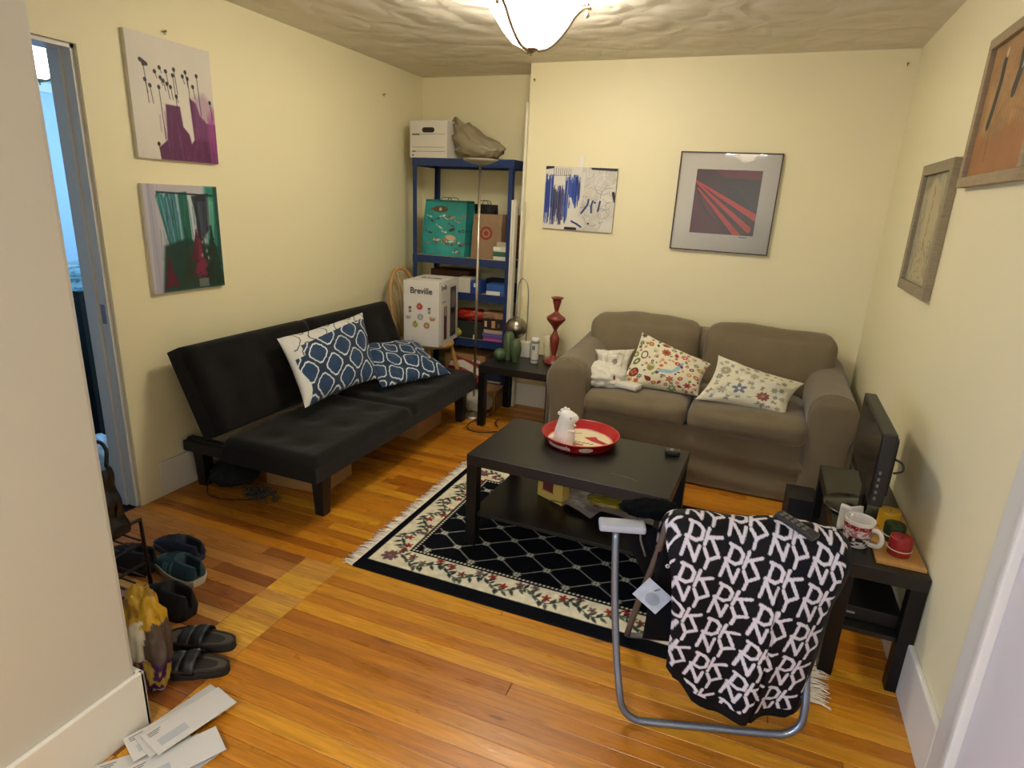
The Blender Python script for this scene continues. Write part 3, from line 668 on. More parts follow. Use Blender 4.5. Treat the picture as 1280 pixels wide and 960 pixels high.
# ------------------------------------------------------------------ pillows
def pillow(name, label, corners, th, cv, cat='pillow', seed=0, wr=.01, pinch=.07, mats=None, group=None, backcol=None, droop=0):
    TL, TR, BR, BL = [Vector(c) for c in corners]; cen = (TL+TR+BR+BL)/4
    n = (TR-TL).cross(TL-BL); n.normalize()            # front normal: towards the viewer when TL,TR read left to right
    n = -n if n.dot(Vector((CX, CY, CZ))-cen) < 0 else n
    u = cv.X/cv.w; v = cv.Y/cv.h; U, V = 2*u-1, 2*v-1
    e = (1-np.abs(U)**2.6)*(1-np.abs(V)**2.6); zt = th*np.power(np.clip(e, 0, 1), .55)
    U2 = U*(1-pinch*(1-V**2)*np.abs(U)**1.5*1.0); V2 = V*(1-pinch*(1-U**2)*np.abs(V)**1.5)
    uu, vv = (U2+1)/2, (V2+1)/2
    wv = (fbm(u*3.1+seed, v*3.1, seed, 3)-.5)*2*wr*(1-np.abs(U)**6)*(1-np.abs(V)**6)+ (fbm(u*9+seed, v*4, seed+9, 2)-.5)*wr*.8
    def bil(a, b):
        a, b = a[..., None], b[..., None]
        return (np.array(BL)*(1-a)*(1-b)+np.array(BR)*a*(1-b)+np.array(TR)*a*b+np.array(TL)*(1-a)*b)
    Pm = bil(uu, vv)-np.array(cen); N = np.array(n)
    F = Pm+(zt*.5+wv)[..., None]*N; Bk = Pm-(zt*.5-wv*.3+.0015)[..., None]*N
    F[..., 2] -= droop*np.sin(PI*u)*v
    mb = MB(); mb.grid(F, cv.a); bc = cv.a[:, ::-1] if backcol is None else np.zeros_like(cv.a)+np.array(hexc(backcol))
    mb.grid(Bk[::-1], bc[::-1])
    for sl in [np.s_[0, :], np.s_[-1, ::-1], np.s_[::-1, 0], np.s_[:, -1]]:
        mb.grid(np.stack([Bk[sl], F[sl]]), np.stack([cv.a[sl]]*2))
    o = mb.build(name, mats or FABV); o.location = cen
    if n.y > 0: pass
    return tag(o, label, cat, group)
FABV = mat('printed_cotton', (1, 1, 1), .85, vcol=True, sheen=.1, bump=.08, bscale=60)
def quatre(cv, a, b, navy='#12283f', blue='#173656', line='#d5dadb', ox=0, oy=0, lw=.036, rot=0):
    c, s = math.cos(rot), math.sin(rot); X = cv.X*c+cv.Y*s+ox; Y = -cv.X*s+cv.Y*c+oy
    # square lattice seen on its diagonal: lantern cells with nipped corners and small mid-side points
    P_, Q_ = (X/a+Y/b), (X/a-Y/b); fp, fq = P_ % 1-.5, Q_ % 1-.5; ap, aq = np.abs(fp), np.abs(fq)
    mn, mx_ = np.minimum(ap, aq), np.maximum(ap, aq)
    best = (ap**6+aq**6)**(1/6)-.385-.028*np.exp(-(mn/.06)**2)+.03*np.exp(-((mx_-mn)/.05)**2)
    navy, blue, line = map(lambda h: np.array(hexc(h)), (navy, blue, line))
    base_ = np.where((best < 0)[..., None], blue, navy)
    al = np.clip((lw-np.abs(best))/.015, 0, 1)[..., None]
    cv.a[:] = base_*(1-al)+line*al
cv = Cv(.66, .42, .0032, '#ffffff'); quatre(cv, .185, .185, ox=.03, oy=.02, rot=-.05)
sav = cv.a.copy()
cv2 = Cv(.66, .42, .0032, '#ffffff'); quatre(cv2, .185, .185, '#cfcdc4', '#cfcdc4', '#17181f', ox=.05, lw=.026)
cv.noise(7, .12)
# folded-open flap: white reverse with dark outline
msk = (cv.Y/.42 > .76+.15*np.clip((cv.X/.66-.0), 0, 1)) | ((cv.X/.66 < .13) & (cv.Y/.42 > .62))
cv.a[msk] = cv2.a[msk]
msk = (cv.X/.66 < .055+.03*np.sin(cv.Y*20)); cv.a[msk] = hexc('#d2d0c8')
pillow('throw_pillow', 'navy and white lattice pillow standing on the black futon with white flap turned up', [[.33, -2.155, .775], [.315, -1.34, .80], [.60, -1.60, .45], [.60, -2.275, .455]], .15, cv, seed=3, wr=.018, backcol='#cfcdc4')
cv = Cv(.62, .42, .0032, '#ffffff'); quatre(cv, .185, .185, ox=.02, oy=.08, rot=.35); cv.noise(7, .12)
pillow('throw_pillow', 'navy and white lattice pillow lying slumped at the shelf end of the black futon', [[.30, -1.45, .60], [.50, -1.0, .57], [.875, -1.125, .41], [.67, -1.655, .41]], .13, cv, seed=12, wr=.028)

# ------------------------------------------------------------------ loveseat
SOFA = mat('taupe_slipcover', '#6f6147', .9, sheen=.2, bump=.15, bscale=30, noise_amt=.08, nscale=9)
def cushion_block(x0, x1, y0, y1, z0, z1, r=.05, puff=.02, seed=0, n=18, lean=0, wr=.006):
    """soft box, densely sampled superellipsoid-like"""
    bm = bmesh.new(); bmesh.ops.create_cube(bm, size=2)
    bmesh.ops.subdivide_edges(bm, edges=bm.edges[:], cuts=n, use_grid_fill=True)
    w, d, h = (x1-x0)/2, (y1-y0)/2, (z1-z0)/2; cx, cy, cz = (x0+x1)/2, (y0+y1)/2, (z0+z1)/2
    vs = []
    for v in bm.verts:
        p = v.co; q = Vector((p.x*w, p.y*d, p.z*h))
        c = Vector((max(-w+r, min(w-r, q.x)), max(-d+r, min(d-r, q.y)), max(-h+r, min(h-r, q.z)))); e = q-c
        if e.length > 1e-6: q = c+e.normalized()*min(r, max(abs(e.x), abs(e.y), abs(e.z)))
        pf = puff*(1-p.x*p.x)*(1-p.y*p.y)*(p.z if abs(p.z) > .99 else 0); q.z += pf
        pf2 = puff*(1-p.x*p.x)*(1-p.z*p.z)*(p.y if abs(p.y) > .99 else 0); q.y += pf2
        k = Vector((q.x*5+seed, q.y*5, q.z*5)); q += noise.noise_vector(k)*wr
        q.y += lean*(q.z+h)
        vs.append((cx+q.x, cy+q.y, cz+q.z))
    bm.verts.index_update(); mb = MB(); mb.add(vs, [[v.index for v in f.verts] for f in bm.faces], sm=True); bm.free(); return mb
t = thing('loveseat', 'taupe slipcovered two seat sofa with rolled arms against the back wall', 'sofa', (0, 0, 0))
SX0, SX1, SF, SB = 1.60, 3.345, -1.26, -.40
# skirted base with slack folds
def skirt():
    N = 220; per = []
    pts = [(SX0+.03, SB), (SX0+.03, SF+.06), (SX0+.10, SF), (SX1-.10, SF), (SX1-.03, SF+.06), (SX1-.03, SB)]
    P_ = np.array(pts); seg = np.hypot(*np.diff(P_, axis=0).T); cum = np.r_[0, np.cumsum(seg)]
    s = np.linspace(0, cum[-1], N); xs = np.interp(s, cum, P_[:, 0]); ys = np.interp(s, cum, P_[:, 1])
    zs = np.linspace(.012, .36, 26); rows = []
    for z in zs:
        k = 1-z/.36
        w_ = .022*k*(fbm(s*5, s*0+z*2, 4, 3)-.5)*2+.024*np.sin(z*36+s*2.2+2*fbm(s*1.2, s*0, 2))*np.clip(1-abs(z-.17)/.16, 0, 1)*(fbm(s*1.5, s*0, 8))*1.6
        front = (ys < SF+.03)
        rows.append(np.stack([xs, ys-np.where(front, w_+.012*k, w_*.5), np.full(N, z)], -1))
    mb = MB(); mb.grid(np.array(rows)); mb.box(SX0+.08, SF+.06, .05, SX1-.08, SB, .345); return mb
skirt().build('skirt', SOFA, t)
def arm(sx):
    # rolled arm: section swept along y; sx=+1 right, -1 left
    prof = []
    inner = [(-.115, .30), (-.115, .44), (-.118, .53), (-.108, .585), (-.07, .63), (0, .648), (.07, .63), (.118, .58), (.13, .51), (.118, .44), (.10, .38), (.098, .25), (.10, .12), (.105, .02)]
    cxm = SX1-.145 if sx > 0 else SX0+.145
    ys = np.linspace(SF-.01, SB, 30); rows = []
    pr = catmull([Vector((a, b, 0)) for a, b in inner], 5)
    for j, y in enumerate(ys):
        k = (y-SF)/(SB-SF); e = .02*max(0, 1-(y-SF+.01)/.03)**2; rise = .05*k**1.5
        rows.append([(cxm+sx*(p.x*(1-e*3)), y, p.y*(1-e)+rise*(p.y/.65) + .006*noise.noise(Vector((p.x*6, y*5, p.y*6)))) for p in pr])
    mb = MB(); R_ = np.array(rows); mb.grid(R_)
    # front panel of the arm: rows between inner and outer outline, slightly domed
    q = np.array([(p.x, p.y) for p in pr]); k_ = int(np.argmax(q[:, 1])); zi, xi_ = q[:k_+1, 1], q[:k_+1, 0]; zo, xo = q[k_:, 1][::-1], q[k_:, 0][::-1]
    rows_ = []
    for z in np.r_[np.linspace(.02, .6, 24), np.linspace(.605, q[k_, 1], 12)]:
        a_ = np.interp(z, zi, xi_) if z > zi[0] else xi_[0]; b_ = np.interp(z, zo, xo); tt = np.linspace(0, 1, 14)
        rows_.append([(cxm+sx*(a_+(b_-a_)*t_), SF-.010-.022*math.sin(PI*t_)**.6*min(1, (q[k_, 1]-z)/.05+.05), z) for t_ in tt])
    R2 = np.array(rows_); mb.grid(R2 if sx > 0 else R2)
    return mb
for s_ in (-1, 1):
    o = arm(s_).build('arm', SOFA, t); solid(o, .012, -1)
cushion_block(SX0+.2, SX1-.2, -.62, -.375, .2, .80, .09, 0, 1).build('back_frame', SOFA, t)
xm = 2.46
mb = cushion_block(SX0+.245, xm, SF-.045, -.62, .335, .485, .058, .022, 3, 20); o = mb.build('seat_cushion', SOFA, t)
mb = cushion_block(xm+.003, SX1-.245, SF-.045, -.62, .335, .485, .058, .022, 9, 20); o = mb.build('seat_cushion', SOFA, t)
mb = cushion_block(SX0+.10, xm-.02, -.78, -.575, .45, .835, .085, .03, 5, 18, lean=.33, wr=.014); o = mb.build('back_cushion', SOFA, t)
mb = cushion_block(xm+.0, SX1-.10, -.78, -.575, .45, .835, .085, .03, 15, 18, lean=.33, wr=.014); o = mb.build('back_cushion', SOFA, t)
# floral pillow
cv = Cv(.50, .40, .0024, '#d8cfae')
sp = []; FS = 1
def free(x, y, r):
    if any((x-a)**2+(y-b)**2 < (r+c)**2*.8 for a, b, c in sp): return False
    sp.append((x, y, r)); return True
cv.flower(.10, .33, .022, '#a0703a', 9); sp.append((.10, .33, .02)); cv.flower(.22, .30, .032, '#9c4a2c', 8, '#6a2a1c'); sp.append((.22, .3, .035))
cv.ell(.06, .09, .034, .034, '#6a1f18'); [cv.ell(.06+.014*math.cos(a), .09+.014*math.sin(a), .009, .009, '#b8603a') for a in (0, 1.57, 3.14, 4.71)]; sp.append((.06, .09, .035))
cv.ell(.16, .15, .024, .032, '#8c8a3c'); cv.ell(.152, .165, .008, .008, '#e8e0c8'); cv.ell(.17, .165, .008, .008, '#e8e0c8'); cv.ell(.152, .165, .003, .003, '#111111'); cv.ell(.17, .165, .003, .003, '#111111'); sp.append((.16, .15, .03))
cv.poly([(.22, .15), (.3, .16), (.32, .21), (.34, .26), (.355, .25), (.34, .17), (.30, .13), (.22, .12)], '#8fb0b8', soft=2); sp.append((.28, .16, .05))
cv.ell(.085, .23, .022, .026, '#20242c', ring=.007); sp.append((.085, .23, .025))
pal = ['#9c2f22', '#7a2018', '#b5572f', '#4f6a48', '#6f7f4a', '#b08a3a', '#2c3a44', '#a83a2c', '#c28a3c', '#5a3a5a', '#8c3a1c']
for i in range(900):
    r = rng.uniform(.011, .036); x = rng.uniform(.01, .49); y = rng.uniform(.01, .39)
    if not free(x, y, r): continue
    k = rng.integers(0, 6); c = rng.choice(pal); a = rng.uniform(0, 6.28)
    if k == 0: cv.flower(x, y, r, c, 6, rng.choice(pal), a)
    elif k in (1, 2): cv.leaf(x-r*math.cos(a), y-r*math.sin(a), 2*r, r*1.1, a, c)
    elif k == 3: [cv.ell(x+r*.6*math.cos(a+t_), y+r*.6*math.sin(a+t_), r*.35, r*.2, c, rot=a+t_) for t_ in np.arange(0, 6.2, .9)]
    elif k == 4: cv.ell(x, y, r*.7, r*.9, c, rot=a); cv.ell(x, y, r*.3, r*.4, '#d8b878', rot=a)
    else: [cv.seg(x, y, x+r*math.cos(a+t_), y+r*math.sin(a+t_), .003, c) for t_ in (-.8, -.4, 0, .4, .8)]
pillow('throw_pillow', 'cream pillow with bright red and green flower print in the middle of the loveseat', [[2.10, -.90, .80], [2.54, -.99, .675], [2.50, -1.115, .50], [2.03, -1.13, .50]], .14, cv, seed=5, wr=.012)
cv = Cv(.52, .38, .0024, '#d6cfb2'); sp = []
cv.flower(.07, .26, .035, '#9a9478', 13, '#cfc6a0'); sp.append((.07, .26, .035)); cv.flower(.20, .13, .045, '#6e7484', 5, '#d6cfb2', .6); sp.append((.2, .13, .045))
cv.flower(.345, .11, .04, '#8c5248', 9, '#b08070'); sp.append((.345, .11, .045)); cv.flower(.345, .11, .02, '#9c6a58', 6)
pal = ['#8a8a74', '#9a967c', '#7c8474', '#8a7a70', '#a09a80', '#7a7a84']
for i in range(500):
    r = rng.uniform(.014, .034); x = rng.uniform(.02, .46); y = rng.uniform(.03, .35)
    if not free(x, y, r*1.15): continue
    a = rng.uniform(0, 6.28); c = rng.choice(pal)
    if rng.random() < .6:
        for t_ in (-.7, 0, .7, 2.6, 3.6): cv.leaf(x, y, r*1.1, r*.5, a+t_, c)
    else: cv.flower(x, y, r, c, 6, '#b0a888', a)
pillow('throw_pillow', 'cream pillow with pale grey leaf print at the right end of the loveseat', [[2.575, -1.0, .735], [3.06, -.985, .63], [2.985, -1.17, .47], [2.49, -1.19, .50]], .13, cv, seed=22, wr=.02, pinch=.12)
cv = Cv(.3, .28, .0024, '#d3cbb6')
cv.path([(.09, .07), (.23, .06), (.24, .2), (.1, .21), (.09, .07)], .004, '#8a8478')
for i in range(13):
    for (x, y) in [(.09+i*.0115, .07-.0008*i+.012), (.1+i*.0115, .198)]: cv.ell(x, y, .003, .003, '#8a8478')
for i in range(12): cv.seg(.086, .075+i*.011, .078, .078+i*.011, .003, '#8a8478')
cv.flower(.165, .135, .024, '#77726a', 8, '#a9a294'); cv.ell(.085, .065, .007, .007, '#8a8478')
pillow('throw_pillow', 'small white pillow with grey embroidered square at the left end of the loveseat', [[1.83, -1.0, .675], [2.075, -.96, .70], [2.06, -1.085, .53], [1.90, -1.12, .505]], .11, cv, seed=31, wr=.025, pinch=.12)
# white knitted throw bunched below it
def blob(name, label, cat, c, r, m, seed=0, amp=.3, freq=2.2, n=48, k=30, flat=None, colf=None, ridg=True, rz=0):
    mb = MB()
    def f(p):
        q = p*freq+Vector((seed, seed*1.7, 0)); a = noise.noise(q)
        if ridg: a = .6*(1-2*abs(a))+.5*noise.noise(q*2.3)
        return 1+amp*a
    mb.sphere((0, 0, 0), r, n, k, f=f)
    if flat is not None: mb.v = [(x, y, max(z, flat)) for x, y, z in mb.v]
    if colf: mb.c = [colf(Vector(v)) for v in mb.v]
    o = mb.build(name, m); o.location = c; o.rotation_euler = (0, 0, rz)
    return tag(o, label, cat)
WHT = mat('white_knit', '#d6cfba', .95, bump=.4, bscale=60, sheen=.2)
blob('throw_blanket', 'bunched white knitted throw on the loveseat seat by its left arm', 'blanket', (1.925, -1.10, .535), (.14, .11, .075), WHT, 4, .35, 2.4, flat=-.045)
mb = MB(); mb.box(-.11, -.05, 0, .11, .05, .03, .012); o = mb.build('folded_napkin', mat('white_linen_lace', '#d2ccbc', .9, bump=.3, bscale=90)); o.location = (2.06, -1.165, .505); o.rotation_euler = (0, 0, -.25); tag(o, 'white laced cloth sticking out under the flowered pillow', 'cloth')
mb = MB(); mb.add([(-.02, 0, 0), (.02, -.01, 0), (.015, 0, .045), (-.02, .02, 0), (.02, .02, 0)], [(0, 1, 2), (1, 4, 2), (4, 3, 2), (3, 0, 2), (0, 3, 4, 1)]); o = mb.build('red_cloth_corner', mat('red_cloth', '#7c1a1c', .9)); o.location = (1.995, -1.185, .53); tag(o, 'small corner of dark red cloth between the pillows', 'cloth')

# ------------------------------------------------------------------ shelving alcove
BLUEM = mat('blue_enamel', '#1a2f5e', .4, bump=.02)
CHIP = mat('chipboard', '#b9a684', .8, noise_amt=.2, nscale=60)
t = thing('shelving_unit', 'tall blue metal shelving unit with five boards filling the alcove', 'shelf', (0, 0, 0))
X0, X1, Y0, Y1 = .155, .985, -.42, -.04
for x in (X0, X1-.035):
    for y in (Y0, Y1-.035):
        mb = MB(); s_x = x+.0 if x == X0 else x+.033; s_y = y if y == Y0 else y+.033
        mb.box(x, s_y, 0, x+.035, s_y+.002, 1.838); mb.box(s_x, y, 0, s_x+.002, y+.035, 1.838); mb.build('post', BLUEM, t)
LV = [.15, .487, .851, 1.118, 1.838]
for z in LV:
    mb = MB(); mb.box(X0-.002, Y0-.004, z-.058, X1+.002, Y0-.001, z, .001); mb.box(X0-.002, Y1+.001, z-.058, X1+.002, Y1+.003, z); mb.box(X0-.004, Y0, z-.058, X0-.001, Y1, z); mb.box(X1+.001, Y0, z-.058, X1+.004, Y1, z)
    mb.box(X0, Y0-.003, z-.004, X1, Y0+.02, z-.001)
    mb.build('beam', BLUEM, t)
    mb = MB(); mb.box(X0+.004, Y0+.002, z-.016, X1-.004, Y1-.002, z-.001); mb.build('board', CHIP, t)
CARD = mat('white_cardboard', '#cfc8b8', .85); BROWN = mat('brown_cardboard', '#a87f4e', .9, noise_amt=.06); INK = mat('ink', '#2b2a2a')
t = thing('file_box', 'white cardboard file box with oval hand hole on top of the blue shelving', 'box', (.295, -.235, 1.8385), -.02)
mb = MB(); mb.box(-.16, -.19, 0, .16, .19, .262, .003); mb.build('body', CARD, t)
mb = MB(); mb.box(-.055, -.1925, .175, .055, -.1895, .212, .0); 
mb = MB(); mb.lathe([(.001, 0), (.018, 0)], 0, 0, 0, 16); pts = [(.035*s+.018*math.cos(a), .018*math.sin(a)) for s, r in ((1, (-1.57, 1.57)), (-1, (1.57, 4.71))) for a in np.linspace(*r, 10)]
mb = MB(); mb.add([(x, -.1915, .195+y) for x, y in pts], [tuple(range(len(pts)))]); mb.build('hand_hole', mat('shadow_hole', '#2a2118', .9), t)
mb = MB()
for z, w in ((.165, .13), (.075, .135), (.045, .13)): mb.box(-.14, -.1915, z-.0015, .14, -.1905, z+.0015)
mb.box(-.14, -.192, .158, -.075, -.1905, .170); mb.box(-.14, -.192, .04, -.11, -.1905, .05); mb.box(-.14, -.192, .012, -.125, -.1905, .024); mb.build('printed_lines', mat('grey_print', '#6e6759', .9), t)
blob('plastic_bag', 'crumpled beige plastic bag slumped beside the file box on the shelving', 'bag', (.69, -.30, 1.93), (.17, .10, .085), mat('beige_plastic', '#8f8266', .45, bump=.3, bscale=12), 11, .35, 1.6, flat=-.085)
o = bpy.data.objects['plastic_bag']
for v in o.data.vertices:
    k = max(0, (v.co.z+.02)); v.co.x -= k*1.0+.02; v.co.z *= 1.0+.9*max(0, -v.co.x)/.17*(v.co.z > 0)
# carrier bags
def carrier(name, label, loc, rz, w, d, h, cv, m, tilt=0, handle=None, cat='shopping bag'):
    t = thing(name, label, cat, loc, (tilt, 0, rz))
    nx, nz = cv.nx, cv.ny; mb = MB()
    u = cv.X-cv.w/2; z = cv.Y
    cr = .02*(fbm(cv.X*9, cv.Y*7, int(w*1000), 3)-.5)
    P = np.stack([u*(1-.05*(z/h)), -d/2*(1-.45*(z/h)**1.5)+cr, z+0*u], -1); mb.grid(P, cv.a)
    bc = cv.a[:, :1]*.93; n2 = 8
    for sgn, col0 in ((1, P[:, -1]), (-1, P[:, 0][:, :])):
        A_ = col0; Bk = A_.copy(); Bk[:, 1] = d/2*(1-.45*(A_[:, 2]/h)**1.5); k = np.linspace(0, 1, n2)[None, :, None]
        S = A_[:, None]*(1-k)+Bk[:, None]*k; S[:, :, 0] -= sgn*.03*np.sin(PI*k[..., 0])*(A_[:, None, 2]/h)
        S = S if sgn > 0 else S[:, ::-1]
        mb.grid(S, np.repeat(cv.a[:, :1] if sgn < 0 else cv.a[:, -1:], n2, 1))
    Bp = P[:, ::-1].copy(); Bp[..., 1] = d/2*(1-.45*(Bp[..., 2]/h)**1.5); mb.grid(Bp, cv.a[:, ::-1])
    mb.build('bag_body', m, t)
    if handle:
        hc, hr, hh, hm = handle
        for yy in (-d/2*.55, d/2*.5):
            mb = MB(); mb.tube([(hc-hr, yy, h-.01), (hc-hr*.8, yy, h+hh*.7), (hc, yy, h+hh), (hc+hr*.8, yy, h+hh*.7), (hc+hr, yy, h-.01)], .0028, 6, smooth=5); mb.build('handle', hm, t)
    return t
cv = Cv(.395, .42, .0035, '#2a9490'); cv.noise(9, .1)
cv.ell(.15, .35, .07, .024, '#5a4a34'); cv.ell(.15, .35, .012, .012, '#bcae8a'); cv.ell(.08, .35, .02, .008, '#7c3a2c')
for i in range(34):
    x, y = rng.uniform(.03, .37), rng.uniform(.02, .31); c = rng.choice(['#c9c2a8', '#8a3a30', '#2a2a2c', '#c08a5c', '#d8cdb4', '#45342c', '#b06a54'])
    a = rng.uniform(-.6, .6); cv.leaf(x, y, rng.uniform(.02, .06), rng.uniform(.008, .02), a, c); cv.leaf(x-.005, y, .02, .012, a+2.6, c)
cv.ell(.27, .2, .03, .013, '#2b3432', rot=.3); cv.ell(.26, .14, .05, .02, '#c9a68c', rot=-.1)
cv.rect(0, .405, .4, .42, '#176a62')
PLV = mat('printed_plastic', (1, 1, 1), .45, vcol=True)
carrier('shopping_bag', 'teal shopping bag printed with small animals on the second blue shelf', (.40, -.27, 1.119), -.06, .395, .2, .42, cv, PLV, handle=(0, .05, .02, mat('teal_strap', '#15635c')))
cv = Cv(.20, .40, .003, '#17130f')
for i in range(6): cv.path([(.03+.01*(i % 2), .06+i*.014), (.07, .055+i*.014+.006*(i % 3))], .005, '#b8b0a0')
carrier('shopping_bag', 'black shopping bag with white lettering squeezed between teal and brown bags', (.63, -.105, 1.119), 0, .20, .12, .40, cv, PLV, handle=(0, .04, .03, mat('black_cord', '#14110e')))
cv = Cv(.24, .33, .003, '#8f7355'); cv.noise(5, .06); cx_, cy_ = .115, .19
cv.ell(cx_, cy_, .05, .05, '#8e3420'); cv.ell(cx_, cy_, .034, .034, '#8f7355'); cv.ell(cx_, cy_, .018, .018, '#8e3420')
KRAFT = mat('kraft_paper', (1, 1, 1), .85, vcol=True)
carrier('paper_bag', 'brown paper bag with a red ring and dot target mark on the blue shelving', (.745, -.27, 1.119), .12, .24, .16, .33, cv, KRAFT)
cv = Cv(.17, .33, .003, '#7a4226'); 
for i in range(7): cv.path([(.02, .05+i*.045), (.08, .08+i*.045), (.16, .06+i*.045)], .008, '#9c6238', .6)
carrier('paper_bag', 'darker red brown paper bag with string handle behind the target bag', (.88, -.11, 1.119), .0, .17, .1, .345, cv, KRAFT, handle=(0, .03, .07, mat('paper_string', '#a8946c')))
def pbox(name, label, loc, rz, w, d, h, cols, cat='box', faces=None, bev=.0015, sub=None):
    t = thing(name, label, cat, loc, rz) if sub else None
    mb = MB(); mb.box(-w/2, -d/2, 0, w/2, d/2, h, bev)
    mm = cols if not isinstance(cols, str) else mat('carton_'+cols.strip('#'), cols, .7)
    o = mb.build('body' if t else name, mm, t)
    if t:
        for (n, x0, z0, x1, z1, c) in sub:
            mb = MB(); mb.box(x0-w/2, -d/2-.0012, z0, x1-w/2, -d/2+.001, z1); mb.build(n, mat('print_'+c.strip('#'), c, .7), t)
        return t
    o.location = loc; o.rotation_euler = (0, 0, rz); return tag(o, label, cat)
pbox('small_carton', 'small white and green carton in front of the brown bags on the shelf', (.905, -.375, 1.119), 0, .12, .07, .10, '#c6c0ac', sub=[('green_band', .0, .03, .12, .065, '#2c5a44'), ('white_flap', .0, .075, .055, .1, '#e0dac8')])
pbox('small_carton', 'plain beige carton at the right end of the second blue shelf', (.90, -.315, 1.119), .1, .12, .045, .13, '#a39c84')
# third board
pbox('small_carton', 'white carton at the left of the third blue shelf', (.605, -.345, .852), .05, .11, .14, .115, '#c8c2b2')
pbox('small_carton', 'blue carton with round white emblem in the middle of the third shelf', (.705, -.36, .852), 0, .085, .11, .10, '#1c3f86', sub=[('emblem', .03, .05, .055, .08, '#cfd4d8')])
pbox('small_carton', 'blue carton with a white base on the right of the third shelf', (.865, -.335, .852), .1, .15, .13, .085, '#2a5596', sub=[('white_base', .0, .0, .11, .03, '#d8d4c6')])
pbox('small_carton', 'dark blue carton at the right end of the third shelf', (.955, -.25, .852), -.05, .06, .2, .075, '#16305c')
pbox('brown_basket', 'dark brown basket standing at the back of the third blue shelf', (.42, -.2, .852), 0, .34, .2, .15, '#4a2818', cat='basket')
pbox('small_carton', 'navy carton at the back of the third shelf behind the blue cartons', (.80, -.17, .852), 0, .18, .12, .10, '#1d2c50')
# fourth board
blob('plastic_packet', 'crumpled red and orange plastic packet on the fourth blue shelf', 'packet', (.63, -.30, .665), (.13, .09, .045), mat('red_plastic', '#a82c1c', .35, noise_amt=.5, nscale=20), 31, .3, 2.5)
pbox('dark_crate', 'dark green crate under the red packet on the fourth shelf', (.64, -.28, .488), 0, .27, .22, .135, '#20261a', cat='crate')
blob('yellow_toy', 'small yellow green toy at the left of the fourth shelf', 'toy', (.545, -.392, .525), (.035, .02, .03), mat('yellow_plastic', '#a8a02c', .4), 3, .35, 2)
pbox('small_carton', 'tiny white carton at the edge of the fourth shelf', (.71, -.405, .488), .1, .03, .02, .035, '#c9c6b4')
pbox('game_box', 'purple and pink boxed game lowest of the stack on the fourth shelf', (.875, -.33, .488), .03, .19, .15, .035, '#7a3f86', sub=[('pink_band', 0, 0, .19, .018, '#b05a86')])
pbox('game_box', 'violet boxed game second from the bottom of the stack', (.87, -.33, .524), -.04, .19, .15, .025, '#5f5a94')
pbox('game_box', 'cream boxed game in the middle of the stack on the fourth shelf', (.875, -.325, .55), .02, .19, .15, .03, '#b39a82')
pbox('game_box', 'black boxed game with pale letters near the top of the stack', (.87, -.325, .581), .0, .2, .16, .085, '#231812', sub=[('pale_print', .02, .02, .04, .065, '#c9a888'), ('round_print', .08, .015, .11, .07, '#b98c58'), ('round_print', .13, .02, .15, .05, '#6a4a30')])
pbox('game_box', 'brown patterned box on the very top of the game stack', (.87, -.32, .667), .06, .2, .15, .045, mat('patterned_board', '#8a6a48', .7, noise_amt=.7, nscale=30))
pbox('cardboard_box', 'brown cardboard box with white label on the lowest blue shelf', (.62, -.27, .151), 0, .36, .26, .20, BROWN, sub=[('label', .25, .13, .32, .165, '#d8d2c4')])
pbox('small_carton', 'dark blue carton on the lowest blue shelf at the right', (.88, -.25, .151), 0, .14, .22, .17, '#141d3c')
cv = Cv(.34, .15, .003, '#8a1c20'); cv.poly([(0, .1), (.1, .14), (.34, .1), (.34, .05), (.12, .08), (0, .06)], '#d2cab4', soft=2)
for i in range(40): cv.ell(rng.uniform(0, .33), rng.uniform(.07, .12), .003, .003, '#a89a80')
mb = canvas_block(cv, .012, '#6a1518'); o = mb.build('board_game', PAINT); o.location = (.69, -.49, .255); o.rotation_euler = (-.5, .15, -.1)
tag(o, 'red and cream flat game box leaning against the lowest blue shelf', 'box')
# white boards stored upright beside the unit
BRD = mat('white_laminate', '#d9d3be', .5)
def plank(label, x, y, w, d, h, ry=0, rx=0):
    mb = MB(); mb.box(0, 0, 0, w, d, h, .0015); o = mb.build('shelf_board', BRD); o.location = (x, y, .0015); o.rotation_euler = (rx, ry, 0); tag(o, label, 'board')
plank('tallest white board leaning at the alcove corner beside the blue shelving', 1.043, -.410, .016, .035, 2.215, math.radians(.35))
plank('shorter white board upright right next to the blue shelving', .998, -.475, .016, .05, 1.56, math.radians(.2))
plank('shorter white board in the middle of the upright three', 1.019, -.485, .014, .055, 1.562, math.radians(.25))
plank('shorter white board outermost, against the corner of the back wall', 1.066, -.462, .016, .05, 1.555, math.radians(.3))

# ------------------------------------------------------------------ spindle back chair with appliance carton
PINE = mat('honey_pine', '#b38a50', .5, noise_amt=.15, nscale=12, stretch=(1, 1, .2))
t = thing('windsor_chair', 'honey pine spindle back chair carrying the appliance carton behind the futon', 'chair', (.42, -.66, 0), math.radians(-12))
def fseat(mb):
    n = 32; top = []; 
    vs = [(0, 0, .50)]; out = []
    for ring, (k, z) in enumerate([(1, .50), (1.03, .487), (.98, .468), (.9, .462)]):
        for i in range(n):
            a = 2*PI*i/n; r = .215*(1+.05*math.cos(4*a)); vs.append((r*k*math.cos(a), r*k*math.sin(a)*.98, z))
    fs = [(0, 1+i, 1+(i+1) % n) for i in range(n)]
    for r_ in range(3): fs += [(1+r_*n+i, 1+(r_+1)*n+i, 1+(r_+1)*n+(i+1) % n, 1+r_*n+(i+1) % n) for i in range(n)]
    fs.append(tuple(1+3*n+i for i in range(n))[::-1]); mb.add(vs, fs, sm=True); return mb
fseat(MB()).build('seat', PINE, t)
